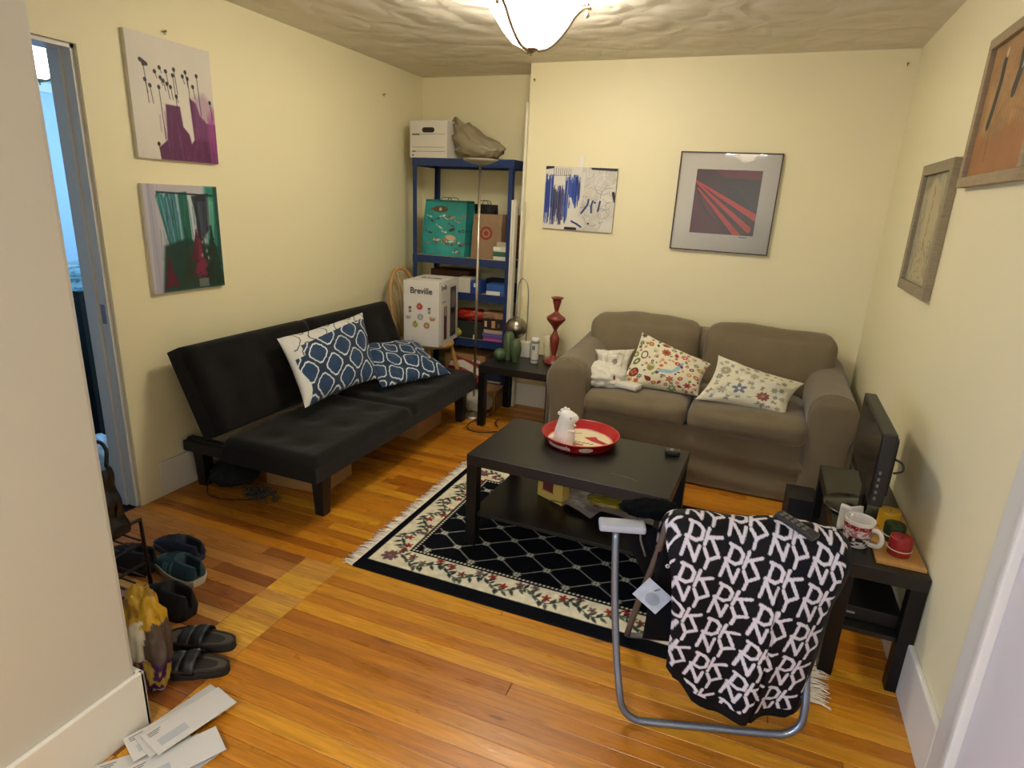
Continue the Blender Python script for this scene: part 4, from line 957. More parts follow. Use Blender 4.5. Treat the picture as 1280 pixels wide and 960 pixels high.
for sx, sy in ((1, 1), (1, -1), (-1, 1), (-1, -1)):
    mb = MB(); mb.tube([(.13*sx, .13*sy, .47), (.17*sx, .17*sy, .25), (.205*sx, .205*sy, 0)], [.013, .018, .019, .012], 10, smooth=3); mb.build('leg', PINE, t)
mb = MB(); mb.tube([(.17*-1, -.17, .24), (.17, -.17, .24)], .008, 8); mb.tube([(-.17, .17, .24), (.17, .17, .24)], .008, 8); mb.tube([(0, -.17, .24), (0, .17, .24)], .008, 8); mb.build('stretcher', PINE, t)
bow = [(-.14, -.165, .50), (-.20, -.17, .70), (-.245, -.14, .88), (-.275, -.07, .99), (-.285, 0, 1.02), (-.275, .07, .99), (-.245, .13, .88), (-.20, .15, .70), (-.14, .145, .50)]
mb = MB(); mb.tube(bow, .0155, 10, smooth=6); mb.build('bow', PINE, t)
for i in range(7):
    y = -.105+.032*i; zt = .99-abs(i-3)**2*.013
    mb = MB(); mb.tube([(-.155, y*.8, .50), (-.28+.004*abs(i-3), y*1.1, zt)], .006, 6); mb.build('spindle', PINE, t)
t = thing('appliance_box', 'white appliance carton printed with fruit pictures standing on the pine chair', 'box', (.470, -.68, .5015), math.radians(7))
bw, bd, bh = .275, .40, .475
mb = MB(); mb.box(-bw/2, -bd/2, 0, bw/2, bd/2, bh, .002); mb.build('carton', mat('white_carton', '#d6d1c8', .6), t)
text('lettering', 'Breville', .062, (.0, -bd/2-.0006, bh-.072), (PI/2, 0, 0), INK, t, bold=.0012, sx=.92)
text('lettering', 'Breville', .05, (bw/2+.0006, -.10, bh-.05), (PI/2, 0, PI/2), INK, t, bold=.001, sx=.7)
text('lettering', 'Breville', .06, (.0, .0, bh+.0006), (0, 0, 0), INK, t, bold=.0012, sx=.9)
cv = Cv(.24, .20, .0022, '#d6d1c8')
def item(x, y, r, c, k):
    if k == 'tom': cv.ell(x, y, r, r*.95, c); cv.leaf(x, y+r*.6, r, r*.4, 1.3, '#4c7a3c'); cv.leaf(x-.003, y+r*.6, r*.8, r*.4, 2.4, '#4c7a3c'); cv.ell(x-.004, y+.002, r*.3, r*.25, '#d88a80')
    if k == 'jar': cv.rect(x-r*.55, y-r*1.2, x+r*.55, y+r*1.0, c); cv.rect(x-r*.6, y+r*.8, x+r*.6, y+r*1.2, '#2e2c2c'); cv.rect(x-r*.4, y-r*.5, x+r*.4, y+r*.3, '#c8b8a0', .8)
    if k == 'bowl': cv.poly([(x-r*1.2, y+r*.3), (x+r*1.2, y+r*.3), (x+r*.7, y-r*.8), (x-r*.7, y-r*.8)], c); cv.ell(x, y+r*.3, r*1.1, r*.35, '#b9b4a4')
    if k == 'disc': cv.ell(x, y, r, r, c); cv.ell(x, y, r*.5, r*.5, '#d8d4cc', op=.6); cv.seg(x-r, y-r*.3, x+r, y+r*.5, .003, '#77746f')
item(.035, .145, .018, '#8a5c40', 'jar'); item(.11, .17, .024, '#b0383a', 'tom'); item(.185, .145, .018, '#6f8078', 'jar')
item(.02, .09, .02, '#8d968c', 'bowl'); item(.115, .095, .024, '#9a9692', 'disc'); item(.21, .09, .022, '#b8783a', 'bowl'); item(.075, .035, .022, '#a8a23c', 'tom'); item(.165, .035, .023, '#a8683c', 'disc')
mb = canvas_block(cv, .0008); mb.build('fruit_pictures', PAINT, t, loc=(-.002, -bd/2-.0008, .22))
cv = Cv(.34, .42, .003, '#cbc5ba'); cv.rect(.19, .02, .31, .4, '#3c3632'); cv.ell(.25, .3, .045, .07, '#7a7068'); cv.rect(.21, .2, .29, .24, '#14110f'); cv.ell(.25, .12, .05, .07, '#59504a'); cv.rect(.06, .02, .12, .27, '#5a2a26'); cv.rect(.07, .2, .11, .27, '#9a9088'); cv.rect(.02, .3, .1, .31, '#8a8580')
mb = canvas_block(cv, .0008); mb.build('product_picture', PAINT, t, loc=(bw/2+.0009, .012, .225), rot=(0, 0, PI/2))

# ------------------------------------------------------------------ torchiere
STEEL = mat('satin_steel', '#b5ad9c', .35, 1)
t = thing('floor_lamp', 'slim pole floor lamp with shallow upturned dish in front of the blue shelving', 'lamp', (.885, -.77, 0), 0)
mb = MB(); mb.lathe([(0, 0), (.12, 0), (.122, .008), (.10, .018), (.02, .026), (.012, .04)], n=36, cap=False); mb.build('base', STEEL, t)
mb = MB(); mb.tube([(0, 0, .02), (0, 0, 1.79)], .0095, 12); mb.build('pole', STEEL, t)
mb = MB(); mb.lathe([(.01, 1.775), (.05, 1.782), (.10, 1.797), (.122, 1.812), (.12, 1.814), (.09, 1.803), (.01, 1.79)], n=36, cap=False); mb.build('dish', mat('frosted_dish', '#9a927c', .4), t)

# ------------------------------------------------------------------ things on the side table (top z .45)
ZT = .4505
GRN = mat('green_ceramic', '#4a5c3a', .35, noise_amt=.12)
t = thing('ceramic_cactus', 'green ribbed ceramic cactus group of one ball and two columns on the side table', 'ornament', (1.14, -.755, ZT))
def ribbed(mb, x, y, prof, ribs=12, amp=.09, n=60):
    vs = []; fs = []; k = len(prof)
    for i in range(n):
        a = 2*PI*i/n; m_ = 1+amp*(abs(math.cos(a*ribs/2))-.5)
        for r, z in prof: vs.append((x+r*m_*math.cos(a), y+r*m_*math.sin(a), z))
    for i in range(n):
        j_ = (i+1) % n
        for q in range(k-1): fs.append((i*k+q, j_*k+q, j_*k+q+1, i*k+q+1))
    mb.add(vs, fs, sm=True)
mb = MB(); ribbed(mb, -.055, -.02, [(.046*math.sin(a), .044-.044*math.cos(a)) for a in np.linspace(.35, PI, 12)]); mb.build('ball_cactus', GRN, t)
mb = MB(); ribbed(mb, -.012, .035, [(.03, 0), (.036, .03), (.04, .09), (.04, .15), (.034, .185), (.02, .203), (.001, .208)]); mb.build('tall_cactus', GRN, t)
mb = MB(); ribbed(mb, .058, -.005, [(.02, 0), (.022, .02), (.036, .05), (.04, .1), (.036, .14), (.022, .16), (.001, .166)]); mb.build('short_cactus', GRN, t)
t = thing('arc_desk_lamp', 'steel ball lamp hanging from a thin arched stem with white square base', 'lamp', (1.20, -.56, ZT))
mb = MB(); mb.box(-.045, -.04, 0, .045, .04, .112, .004); mb.build('base', mat('white_marble', '#cdc8ba', .35, noise_amt=.05), t)
mb = MB(); mb.tube([(0, 0, .11), (.002, 0, .35), (-.004, 0, .50), (-.03, 0, .56), (-.058, 0, .565), (-.08, 0, .51), (-.085, 0, .40), (-.083, 0, .28)], .005, 8, smooth=6); mb.build('stem', STEEL, t)
mb = MB(); mb.sphere((-.083, 0, .205), (.082, .082, .08), 32, 20); mb.build('ball_shade', mat('brushed_ball', '#9c9484', .28, 1), t)
t = thing('glass_candle', 'tall white printed prayer style candle on the side table', 'candle', (1.328, -.715, ZT))
mb = MB(); mb.lathe([(.026, 0), (.029, .004), (.029, .17), (.027, .18), (.026, .18), (.025, .172), (0, .172)], n=28, cap=False); mb.build('glass', mat('milky_glass', '#d8d6cc', .25), t)
mb = MB(); mb.lathe([(.0293, .02), (.0293, .15)], n=28, cap=False); mb.build('label_band', mat('label_white', '#c6c4ba', .5), t)
mb = MB()
mb.lathe([(.0296, .145), (.0296, .162)], n=28, cap=False); mb.lathe([(.0296, .02), (.0296, .028)], n=28, cap=False); mb.box(-.012, -.0308, .10, .010, -.0285, .13)
mb.build('dark_print', mat('grey_green_print', '#77796c', .6), t)
mb = MB(); mb.lathe([(0, 0), (.029, 0), (.027, .05), (.031, .12), (.03, .19), (.026, .19), (.026, .12), (.02, .02)], n=28, cap=False); o = mb.build('cream_vase', mat('cream_ceramic', '#cbc19a', .4)); o.location = (1.385, -.60, ZT); tag(o, 'cream cylinder vase between the printed candle and red candlestick', 'vase')
prof = [(0, 0), (.066, 0), (.068, .012), (.06, .02), (.052, .035), (.03, .045), (.018, .055), (.016, .065), (.024, .10), (.033, .15), (.036, .185), (.03, .2), (.014, .235), (.012, .245), (.03, .275), (.066, .315), (.070, .325), (.066, .335), (.03, .36), (.013, .375), (.015, .385), (.024, .42), (.033, .45), (.03, .46), (.044, .468), (.046, .476), (.03, .478), (.026, .46)]
mb = MB(); mb.lathe(prof, n=8, cap=False); o = mb.build('candlestick', mat('red_lacquer', '#7a2a1c', .4, coat=.3)); o.location = (1.452, -.66, ZT); tag(o, 'tall faceted red wooden candlestick on the side table by the sofa arm', 'candlestick')

# floor clutter around the side table
t = thing('cardboard_box', 'low open brown cardboard box on the floor behind the side table', 'box', (.865, -.525, 0), .05)
mb = MB(); mb.box(-.13, -.09, 0, .13, .09, .005); mb.box(-.13, -.09, 0, -.125, .09, .15); mb.box(.125, -.09, 0, .13, .09, .15); mb.box(-.13, -.09, 0, .13, -.085, .15); mb.box(-.13, .085, 0, .13, .09, .15); mb.build('body', BROWN, t)
blob('plastic_bag', 'round white plastic bag on the floor beside the side table leg', 'bag', (.885, -.715, .085), (.12, .085, .08), mat('white_bag', '#b8b09a', .5, bump=.3, bscale=14), 21, .14, 2.2, flat=-.084)
mb = MB(); mb.tube([(1.06, -.62, .3), (1.05, -.6, .2), (1.0, -.62, .12), (1.02, -.7, .01), (.95, -.95, .006), (.99, -1.08, .006), (1.1, -1.1, .006), (1.25, -.98, .006)], .0035, 6, smooth=6); tag(mb.build('loose_cable', mat('black_rubber', '#15110f', .5)), 'thin black cord trailing on the floor round the side table leg', 'cord')
mb = MB(); mb.tube([(1.16, -.95, .007), (1.12, -.9, .02), (1.13, -.86, .03)], .006, 6, smooth=4); tag(mb.build('barrel_plug', mat('dark_red_plug', '#4a1814', .5)), 'small dark red plug end on the floor by the side table', 'plug')
# under the futon
t = pbox('cardboard_box', 'brown cardboard box with a white sticker under the near end of the futon', (.545, -2.20, 0), math.radians(95), .28, .36, .125, BROWN, sub=None)
mb = MB(); mb.box(.7255, -2.30, .055, .7275, -2.26, .10); 
o = mb.build('sticker', mat('label_white', '#c6c4ba')); o.parent = t; o.matrix_parent_inverse = (Matrix.Translation((.545, -2.20, 0)) @ Matrix.Rotation(math.radians(95), 4, 'Z')).inverted()
pbox('cardboard_box', 'taller plain brown cardboard box under the far half of the futon', (.60, -1.24, 0), math.radians(92), .36, .34, .19, BROWN)
blob('black_bag', 'black cloth bag pushed under the near end of the futon', 'bag', (.22, -2.42, .065), (.12, .12, .065), mat('black_cloth', '#0e0d0e', .9), 8, .2, 2, flat=-.064)
mb = MB()
for i in range(260):
    a = rng.uniform(0, 6.28); r = .10*math.sqrt(rng.uniform(0, 1)); x, y = .47+r*math.cos(a)*1.1, -2.50+r*math.sin(a)*.6; z = rng.uniform(.004, .05)
    d = Vector(rng.normal(size=3)).normalized()*.012; mb.tube([Vector((x, y, z))-d*.6, Vector((x, y, max(.004, z+d.z*.3)))+Vector((d.x, d.y, 0))], .0018, 4)
o = mb.build('tinsel', mat('teal_tinsel', '#173c48', .4)); tag(o, 'tangle of dark teal tinsel on the floor under the futon corner', 'tinsel', kind='stuff')
mb = MB(); mb.tube([(.12, -2.50, .05), (.15, -2.55, .006), (.22, -2.60, .005), (.32, -2.60, .005), (.42, -2.56, .005), (.5, -2.5, .005)], .0028, 6, smooth=6); tag(mb.build('loose_cable', mat('black_rubber', '#15110f', .5)), 'thin dark cord on the floor under the near end of the futon', 'cord')

# ------------------------------------------------------------------ on the coffee table (top z .46)
ZC = .4605
RED = mat('red_tin', '#a8161c', .3, coat=.3)
t = thing('serving_tray', 'round red tin tray with cream printed base on the coffee table', 'tray', (2.045, -2.045, ZC), .15)
mb = MB(); mb.lathe([(0, 0), (.160, 0), (.166, .004), (.182, .042), (.186, .043), (.187, .046), (.183, .0475), (.179, .045), (.163, .007), (.158, .004), (0, .004)], n=64, cap=False); mb.build('tin_body', RED, t)
cv = Cv(.312, .312, .0022, '#d9cba4'); 
cv.poly([(.17, .2), (.225, .225), (.24, .19), (.29, .15), (.27, .13), (.21, .16)], '#a8161c'); cv.ell(.1, .1, .05, .03, '#b98a70', rot=-.4, op=.5)
cv.seg(.06, .12, .17, .10, .02, '#b8484a', .8); cv.seg(.10, .07, .2, .055, .012, '#2c2420', .8)
for i in range(9): cv.seg(.05+.02*i, .15-.004*i, .06+.02*i, .155-.004*i, .008, '#2c2420', .9)
cv.seg(.1, .24, .15, .25, .006, '#3a3028', .8); cv.seg(.14, .03, .22, .04, .01, '#b8484a', .8); cv.ell(.156, .156, .15, .15, '#b9563c', ring=.003)
X_, Y_ = cv.X-.156, cv.Y-.156; mb = MB(); idx = -np.ones(X_.shape, int); ins = np.hypot(X_, Y_) < .1575; idx[ins] = np.arange(ins.sum())
vs = [(x, y, .0045) for x, y in zip(X_[ins], Y_[ins])]; fs = []
for j_ in range(X_.shape[0]-1):
    for i in range(X_.shape[1]-1):
        q = (idx[j_, i], idx[j_, i+1], idx[j_+1, i+1], idx[j_+1, i])
        if min(q) >= 0: fs.append(tuple(int(v) for v in q))
mb.add(vs, fs, col=[tuple(c) for c in cv.a[ins]]); mb.build('printed_base', PAINT, t)
text('lettering', 'Menagola', .032, (0, 0, 0), (0, 0, 0), mat('cream_ink', '#d8c8b0'), t, bold=.0006)
o = [c for c in t.children if c.name.startswith('lettering')][-1]
for v in o.data.vertices:
    a = -PI/2-.15+(-.0+ (v.co.x-.06)/.178); z = .022+v.co.y; r = .1665+.0165*(z-.004)/.038+.001+v.co.z; v.co = (r*math.cos(a-.0), r*math.sin(a-.0), z)
mb = MB(); n = 24; vs = []
for k_ in range(n):
    th_ = 2*PI*k_/n; a = -PI/2-.15+.42+.19*math.cos(th_); z = .024+.0125*math.sin(th_); r = .1668+.0165*(z-.004)/.038+.0012; vs.append((r*math.cos(a), r*math.sin(a), z))
mb.add([(sum(v[0] for v in vs)/n*1.012, sum(v[1] for v in vs)/n*1.012, .024)]+vs, [(0, 1+i, 1+(i+1) % n) for i in range(n)]); mb.build('oval_badge', mat('cream_badge', '#b8a888', .5), t)
# white dinosaur night light, sitting in the tray, facing right
t = thing('dinosaur_figurine', 'glossy white baby dinosaur figurine sitting at the left of the red tray', 'figurine', (1.985, -2.115, ZC+.0045), math.radians(12))
WC = mat('white_silicone', '#ece6da', .35, sheen=.1)
def body():
    mb = MB(); rows = []; n = 28
    secs = [(0, .0, .001, .001), (.0, .0, .042, .042), (.012, .0, .050, .048), (.04, .0, .050, .047), (.07, -.002, .044, .042), (.095, -.001, .038, .038), (.112, .005, .040, .038), (.128, .012, .043, .038), (.145, .011, .038, .034), (.158, .005, .026, .026), (.166, .002, .012, .014), (.168, .0, .001, .001)]
    zs = np.linspace(0, len(secs)-1, 50); S = np.array(secs)
    for q in zs:
        z, cx, rx, ry = [np.interp(q, range(len(secs)), S[:, k]) for k in range(4)]
        row = []
        for i in range(n):
            a = 2*PI*i/n; ex = rx*(1+.22*max(0, math.cos(a))*math.exp(-((z-.126)/.024)**2)); row.append((cx+ex*math.cos(a), ry*math.sin(a), z))
        row.append(row[0]); rows.append(row)
    mb.grid(np.array(rows)); return mb
body().build('body', WC, t)
for s_ in (-1, 1):
    mb = MB(); mb.sphere((.022, s_*.036, .012), (.024, .016, .012), 16, 10); mb.build('foot', WC, t)
    mb = MB(); mb.sphere((.030, s_*.036, .078), (.021, .010, .010), 16, 10); mb.build('arm', WC, t)
    mb = MB(); mb.sphere((.026, s_*.0345, .137), (.004, .0025, .004), 10, 8); mb.build('eye', mat('grey_eye', '#6a6660', .4), t)
for (x, z, r) in [(-.018, .160, .010), (-.004, .169, .010), (.010, .166, .009), (-.031, .147, .008)]:
    mb = MB(); mb.sphere((x, 0, z), (r, r*.6, r*1.2), 12, 8); mb.build('spike', WC, t)
mb = MB(); mb.tube([(-.035, 0, .02), (-.065, .005, .014), (-.082, .012, .012)], [.02, .013, .004], 12, smooth=4); mb.build('tail', WC, t)
t = thing('car_key_fob', 'small dark rounded remote fob on the right corner of the coffee table', 'remote', (2.475, -2.0, ZC), .2)
mb = MB(); mb.box(-.033, -.024, 0, .033, .024, .024, .009, seg=4); mb.build('shell', mat('dark_olive_plastic', '#24231b', .3), t)
mb = MB(); mb.lathe([(.012, .0235), (.011, .0265), (0, .0268)], .0, .0, 0, 16, cap=False); mb.build('button', mat('steel', '#9a9a98', .35, 1), t)
# lower shelf (z .1735)
ZS = .1745
t = pbox('tea_box', 'small yellow box with a red picture on the lower shelf of the coffee table', (1.955, -2.135, ZS), -.42, .16, .05, .105, '#b79a48', sub=[('picture', .035, .045, .10, .095, '#5c1f1a'), ('picture_frame', .03, .04, .105, .045, '#7a5a28')])
def sheet(name, label, cx, cy, z, w, h, rz, base_, marks, cat, curl=.012, seed=0):
    cv = Cv(w, h, .004, base_)
    for i in range(marks):
        x, y = rng.uniform(.02, w-.05), rng.uniform(.02, h-.03); c = rng.choice(['#3a3634', '#6a6460', '#8c7c70', '#b8b0a4', '#5a4038', '#9aa0a4', '#2a2a30'])
        cv.rect(x, y, x+rng.uniform(.02, .08), y+rng.uniform(.01, .05), c, .85)
    u, v = cv.X/w, cv.Y/h; Zs = .002+curl*np.abs(np.sin(PI*(u*1.0)))+curl*.6*fbm(u*4+seed, v*3, seed)
    P = np.stack([cv.X-w/2, cv.Y-h/2, Zs], -1); mb = MB(); mb.grid(P, cv.a); mb.grid((P-[0, 0, .0018])[::-1], cv.a[::-1])
    o = mb.build(name, mat('glossy_print', (1, 1, 1), .35, vcol=True)); o.location = (cx, cy, z); o.rotation_euler = (0, 0, rz); return tag(o, label, cat)
sheet('magazine', 'open grey printed magazine beside the yellow box on the lower shelf', 2.095, -2.12, ZS, .24, .2, -.35, '#8a8078', 16, 'magazine', .02, 1)
sheet('magazine', 'pink edged magazine under the olive packet on the lower shelf', 2.26, -2.14, ZS+.026, .24, .19, -.1, '#8f7f74', 14, 'magazine', .014, 5)
sheet('magazine', 'pale magazine at the right end of the lower shelf of the coffee table', 2.40, -2.10, ZS, .2, .22, .15, '#7d7c78', 12, 'magazine', .014, 9)
blob('plastic_packet', 'olive yellow glossy packet on the magazines of the lower shelf', 'packet', (2.235, -2.165, ZS+.066), (.095, .055, .02), mat('olive_plastic', '#7d6c12', .3, bump=.4, bscale=22), 5, .22, 2.5)

# ------------------------------------------------------------------ folding chair with draped jacket
TUBE = mat('blue_grey_tube', '#7f8894', .3, .75)
NAVY = mat('navy_nylon', '#07080d', .85, spec=.2)
ANG = .30499
t = thing('folding_chair', 'folding camp chair of blue grey tube with dark sling at the front of the rug', 'chair', (2.50, -3.10, 0), ANG)
mb = MB(); mb.tube([(-.045, .09, .585), (-.035, .045, .40), (-.018, -.005, .22), (-.002, -.045, .11), (.012, -.056, .055), (.045, -.06, .022), (.10, -.06, .0125), (.3, -.06, .0125), (.47, -.06, .0125), (.52, -.06, .022), (.553, -.056, .055), (.562, -.045, .11), (.564, -.005, .22), (.566, .045, .40), (.568, .09, .585)], .0115, 14, smooth=6); mb.build('front_leg_frame', TUBE, t)
mb = MB(); mb.tube([(.095, .035, .655), (.092, .06, .58), (.088, .12, .46), (.078, .22, .26), (.068, .315, .05), (.072, .335, .022), (.10, .34, .0125), (.3, .34, .0125), (.49, .34, .0125), (.518, .335, .022), (.522, .315, .05), (.512, .22, .26), (.502, .12, .46), (.498, .06, .58), (.495, .035, .655), (.47, .03, .672), (.3, .03, .675), (.12, .03, .672), (.095, .035, .655)], .011, 12, smooth=5); mb.build('back_frame', mat('dull_grey_tube', '#7d7771', .4, .6), t)
for x in (-.043, .565):
    mb = MB(); s_ = 1 if x < 0 else -1
    mb.box(x-.055*1 if s_ > 0 else x-.09, .075, .586, x+.09 if s_ > 0 else x+.055, .135, .610, .0105, seg=4); mb.build('armrest', mat('grey_armrest', '#a7abb4', .4), t)
    mb = MB(); mb.tube([(x+.08*s_, .1, .588), (x+.078*s_, .1, .56), (x+.10*s_ if s_ > 0 else x-.10, .1, .50)], .004, 8, smooth=3); mb.build('link', TUBE, t)
def sling(P0, P1, P2, P3, n=24, sag=.02):
    u, v = np.meshgrid(np.linspace(0, 1, n), np.linspace(0, 1, n)); U, V = u[..., None], v[..., None]
    P = np.array(P0)*(1-U)*(1-V)+np.array(P1)*U*(1-V)+np.array(P2)*U*V+np.array(P3)*(1-U)*V
    P[..., 1] += sag*np.sin(PI*u)*np.sin(PI*v)+.006*(fbm(u*5, v*5, 2)-.5); mb = MB(); mb.grid(P); return mb
o = sling((.085, .13, .17), (.505, .13, .17), (.50, .05, .65), (.088, .05, .65)).build('backrest_sling', NAVY, t); solid(o, .004)
o = sling((-.03, .15, .57), (.09, .16, .57), (.19, .18, .24), (.085, .19, .36), 16, .0).build('side_panel', NAVY, t); solid(o, .003)
mb = MB(); mb.lathe([(.003, 0), (.007, 0), (.007, .003), (.003, .003)], n=16, axis='y', cap=False); o = mb.build('grommet', mat('white_plastic', '#d8d8d8', .4), t); o.location = (.118, .055, .5)
cv = Cv(.105, .075, .002, '#b9c2cf'); cv.ell(.06, .03, .026, .02, '#8a94a2', op=.7); cv.seg(.045, .055, .052, .068, .004, '#3c4452'); cv.noise(40, .08)
mb = canvas_block(cv, .0008, '#b9c2cf'); mb.build('care_tag', PAINT, t, loc=(.082, .045, .395), rot=(-.1, .72, .05))
# jacket draped on the backrest
def coat():
    t = thing('draped_jacket', 'black jacket with large white DKNY letters draped over the folding chair back', 'jacket', (2.50, -3.10, 0), ANG)
    # pattern raster in (x, s) metres
    res = .0022; w_, h_ = .62, 1.12; cv = Cv(w_, h_, res, '#09080c')
    strokes = [[(0, 1), (.26, 1), (.40, .9), (.41, .66), (.28, .54), (0, .54)], [(.07, 1), (.07, .54)], [(.04, .46), (.04, .0)], [(.04, .46), (.42, .02)], [(.42, .0), (.42, .44)],
               [(.53, 1.04), (.53, .56)], [(.53, .76), (.90, 1.02)], [(.64, .84), (.93, .54)], [(.56, .46), (.75, .24)], [(.98, .48), (.75, .24)], [(.75, .24), (.75, -.03)]]
    for i in range(-3, 9):
        for j_ in range(-2, 16):
            ox = i*.114-j_*.018+.03; oy = h_-(i*.050+j_*.122)+.03
            if ox < -.15 or ox > w_+.1 or oy < -.15 or oy > h_+.15: continue
            for st in strokes:
                cv.path([(ox+x*.099+y*.027, oy-x*.045+y*.096) for x, y in st], .0108, '#cfc8ca')
    n_s, n_u = cv.ny, cv.nx
    sec = [Vector((0, y, z)) for y, z in [(.16, .38), (.15, .50), (.125, .60), (.095, .665), (.055, .695), (.01, .70), (-.03, .665), (-.052, .57), (-.058, .42), (-.055, .28), (-.045, .16), (-.03, .045)]]
    pr = catmull(sec, 12); L = [0]
    for a, b in zip(pr[:-1], pr[1:]): L.append(L[-1]+(b-a).length)
    L = np.array(L); tot = L[-1]; py = np.array([p.y for p in pr]); pz = np.array([p.z for p in pr])
    sfr = np.linspace(0, 1, n_s)       # 0 back hem, 1 front hem
    S = sfr[:, None]; U = np.linspace(0, 1, n_u)[None, :]
    # hem curve: how far each column runs
    end = np.interp(U, [0, .1, .2, .35, .6, .9, 1], [.86, .90, .955, .985, 1.0, .99, .955])
    st = np.interp(U, [0, .5, 1], [.14, .0, .1])
    sa = (st+(end-st)*S)*tot
    Y = np.interp(sa, L, py); Z_ = np.interp(sa, L, pz)
    q = sa/tot
    xl = np.interp(q, [0, .2, .3, .42, .55, .7, .85, 1], [.10, .09, .085, .085, .112, .13, .135, .135]); xr = np.interp(q, [0, .2, .3, .42, .6, .8, .95, 1], [.56, .59, .612, .602, .582, .575, .565, .555])
    X = xl+(xr-xl)*U
    fold = .016*np.sin(U*9+S*2.5+.4)*np.clip((q-.35)*3, 0, 1)+.012*np.sin(U*19-S*3)*np.clip((q-.5)*2.4, 0, 1)+.014*(fbm(U*5+S*0, S*6+U*0, 5)-.5)
    seam = -.012*np.exp(-((U-.62)/.012)**2)*np.clip((q-.4)*4, 0, 1)
    edge = .03*(np.clip((.06-U)/.06, 0, 1)**2+np.clip((U-.94)/.06, 0, 1)**2)
    front = np.clip((q-.42)*5, 0, 1)
    Y = Y-(fold*.9-seam*-1)*front+edge*front-.02*np.sin(PI*U)*front; Z_ = Z_+(1-front)*(fold*.5+.006*np.sin(U*12))-edge*(1-front)-.03*(1-front)*(np.abs(U-.4)**2)*1.6
    # pattern lookup
    px_ = (X-.05)/w_*(cv.nx-1); ps = (1-(sa)/h_)*(cv.ny-1)
    xi = np.clip(px_+fold*20, 0, cv.nx-1).astype(int); si = np.clip(ps+0*X, 0, cv.ny-1).astype(int); Cc = cv.a[si, xi]
    hem = (S > .962) | (U > .985); Cc = np.where(hem[..., None], np.array([.04, .04, .05]), Cc)
    P = np.stack([X, Y, Z_], -1)
    mb = MB(); mb.grid(P, Cc); mb.build('shell', mat('satin_print', (1, 1, 1), .65, vcol=True, spec=.2), t)
    # lining: inside sheet, slightly larger at right edge and hem
    dU = np.gradient(P, axis=1); dS = np.gradient(P, axis=0); N_ = np.cross(dU, dS); N_ /= np.linalg.norm(N_, axis=-1, keepdims=True)+1e-9
    Q = (P+N_*.012*np.sign(N_[int(n_s*.8), n_u//2, 1]))[::4, ::4]; uu = np.linspace(0, 1, Q.shape[1])[None, :]; ss = np.linspace(0, 1, Q.shape[0])[:, None]
    Q[..., 0] += .02*np.clip((uu-.9)/.1, 0, 1); Q[..., 2] -= .012*np.clip((ss-.93)/.07, 0, 1)
    mb = MB(); mb.grid(Q); o = mb.build('lining', mat('black_lining', '#0b0a0c', .8), t); solid(o, .004)
    return t
coat()
blob('dark_jacket', 'dark navy crumpled cloth lying over the chair armrest toward the coffee table', 'cloth', (2.515, -2.91, .628), (.082, .05, .018), mat('dark_cloth', '#06070a', 1, spec=.1), 14, .4, 2.4, rz=.3)
t = thing('hair_clip', 'dark grey remote lying on top of the draped jacket', 'remote', (2.925, -3.005, .713), (.1, .12, -.65))
t['category'] = 'remote'; t.name = 'remote_control'
mb = MB(); mb.box(-.062, -.017, 0, .062, .017, .016, .005); mb.build('shell', mat('dark_grey_plastic', '#2b2926', .4), t)
mb = MB(); [mb.box(-.05+.018*i, -.010+.012*j_, .016, -.04+.018*i, -.003+.012*j_, .0175) for i in range(5) for j_ in range(2)]; mb.build('buttons', mat('light_grey_plastic', '#6a6862', .4), t)

# ------------------------------------------------------------------ on and under the bench
GB = mat('gloss_black', '#0b0b0c', .22)
t = thing('computer_monitor', 'black flat monitor on a round foot on the bench facing the room', 'monitor', (3.225, -2.185, .4505), math.radians(-91))
# local: +y is screen back? screen faces local -Y
mb = MB(); mb.box(-.27, -.022, .135, .27, .022, .405, .006); mb.box(-.2, .02, .15, .2, .045, .37, .012); mb.build('casing', mat('matte_black_plastic', '#171716', .4), t)
mb = MB(); mb.box(-.254, -.0235, .152, .254, -.0215, .39, 0); mb.build('screen', mat('screen_off', '#08090a', .12), t)
mb = MB(); mb.lathe([(0, 0), (.118, 0), (.12, .004), (.112, .011), (.03, .018), (0, .018)], 0, -.01, 0, 40, cap=False); mb.build('base', GB, t)
mb = MB(); mb.box(-.035, -.0, .012, .035, .022, .16, .004); mb.build('neck', GB, t)
for i in range(5):
    mb = MB(); mb.box(.269, -.012, .16+.024*i, .2725, -.004, .172+.024*i, .001); mb.build('button', mat('light_grey_plastic', '#6a6862', .4), t)
mb = MB(); mb.tube([(.24, .03, .31), (.245, .055, .30), (.25, .06, .275), (.245, .035, .26)], .004, 6, smooth=4); mb.build('cable', mat('black_rubber', '#15110f', .5), t)
BAM = mat('bamboo', '#b98a4c', .5, noise_amt=.12, nscale=14, stretch=(6, .6, 1))
mb = MB(); mb.box(-.073, -.235, 0, .073, .235, .011, .002); o = mb.build('bamboo_board', BAM); o.location = (3.302, -2.368, .4505); tag(o, 'narrow bamboo board under the candles on the bench', 'board')
def candle(label, x, y, r, h, col, glass=False):
    t = thing('pillar_candle', label, 'candle', (x, y, .4625))
    mb = MB(); mb.lathe([(0, 0), (r*.97, 0), (r, .003), (r, h-.004), (r*.95, h), (r*.5, h-.003), (0, h-.005)], n=36, cap=False); mb.build('wax', mat('wax_'+col.strip('#'), col, .45), t)
    mb = MB(); mb.tube([(0, 0, h-.006), (.002, 0, h+.006)], .0012, 6); mb.build('wick', INK, t)
    if glass:
        mb = MB(); mb.tube([(r*1.04*math.cos(a), r*1.04*math.sin(a), .022) for a in np.linspace(0, 2*PI, 28)], .0022, 6, cap=False); mb.build('cord_band', mat('pale_cord', '#c0b49a', .8), t)
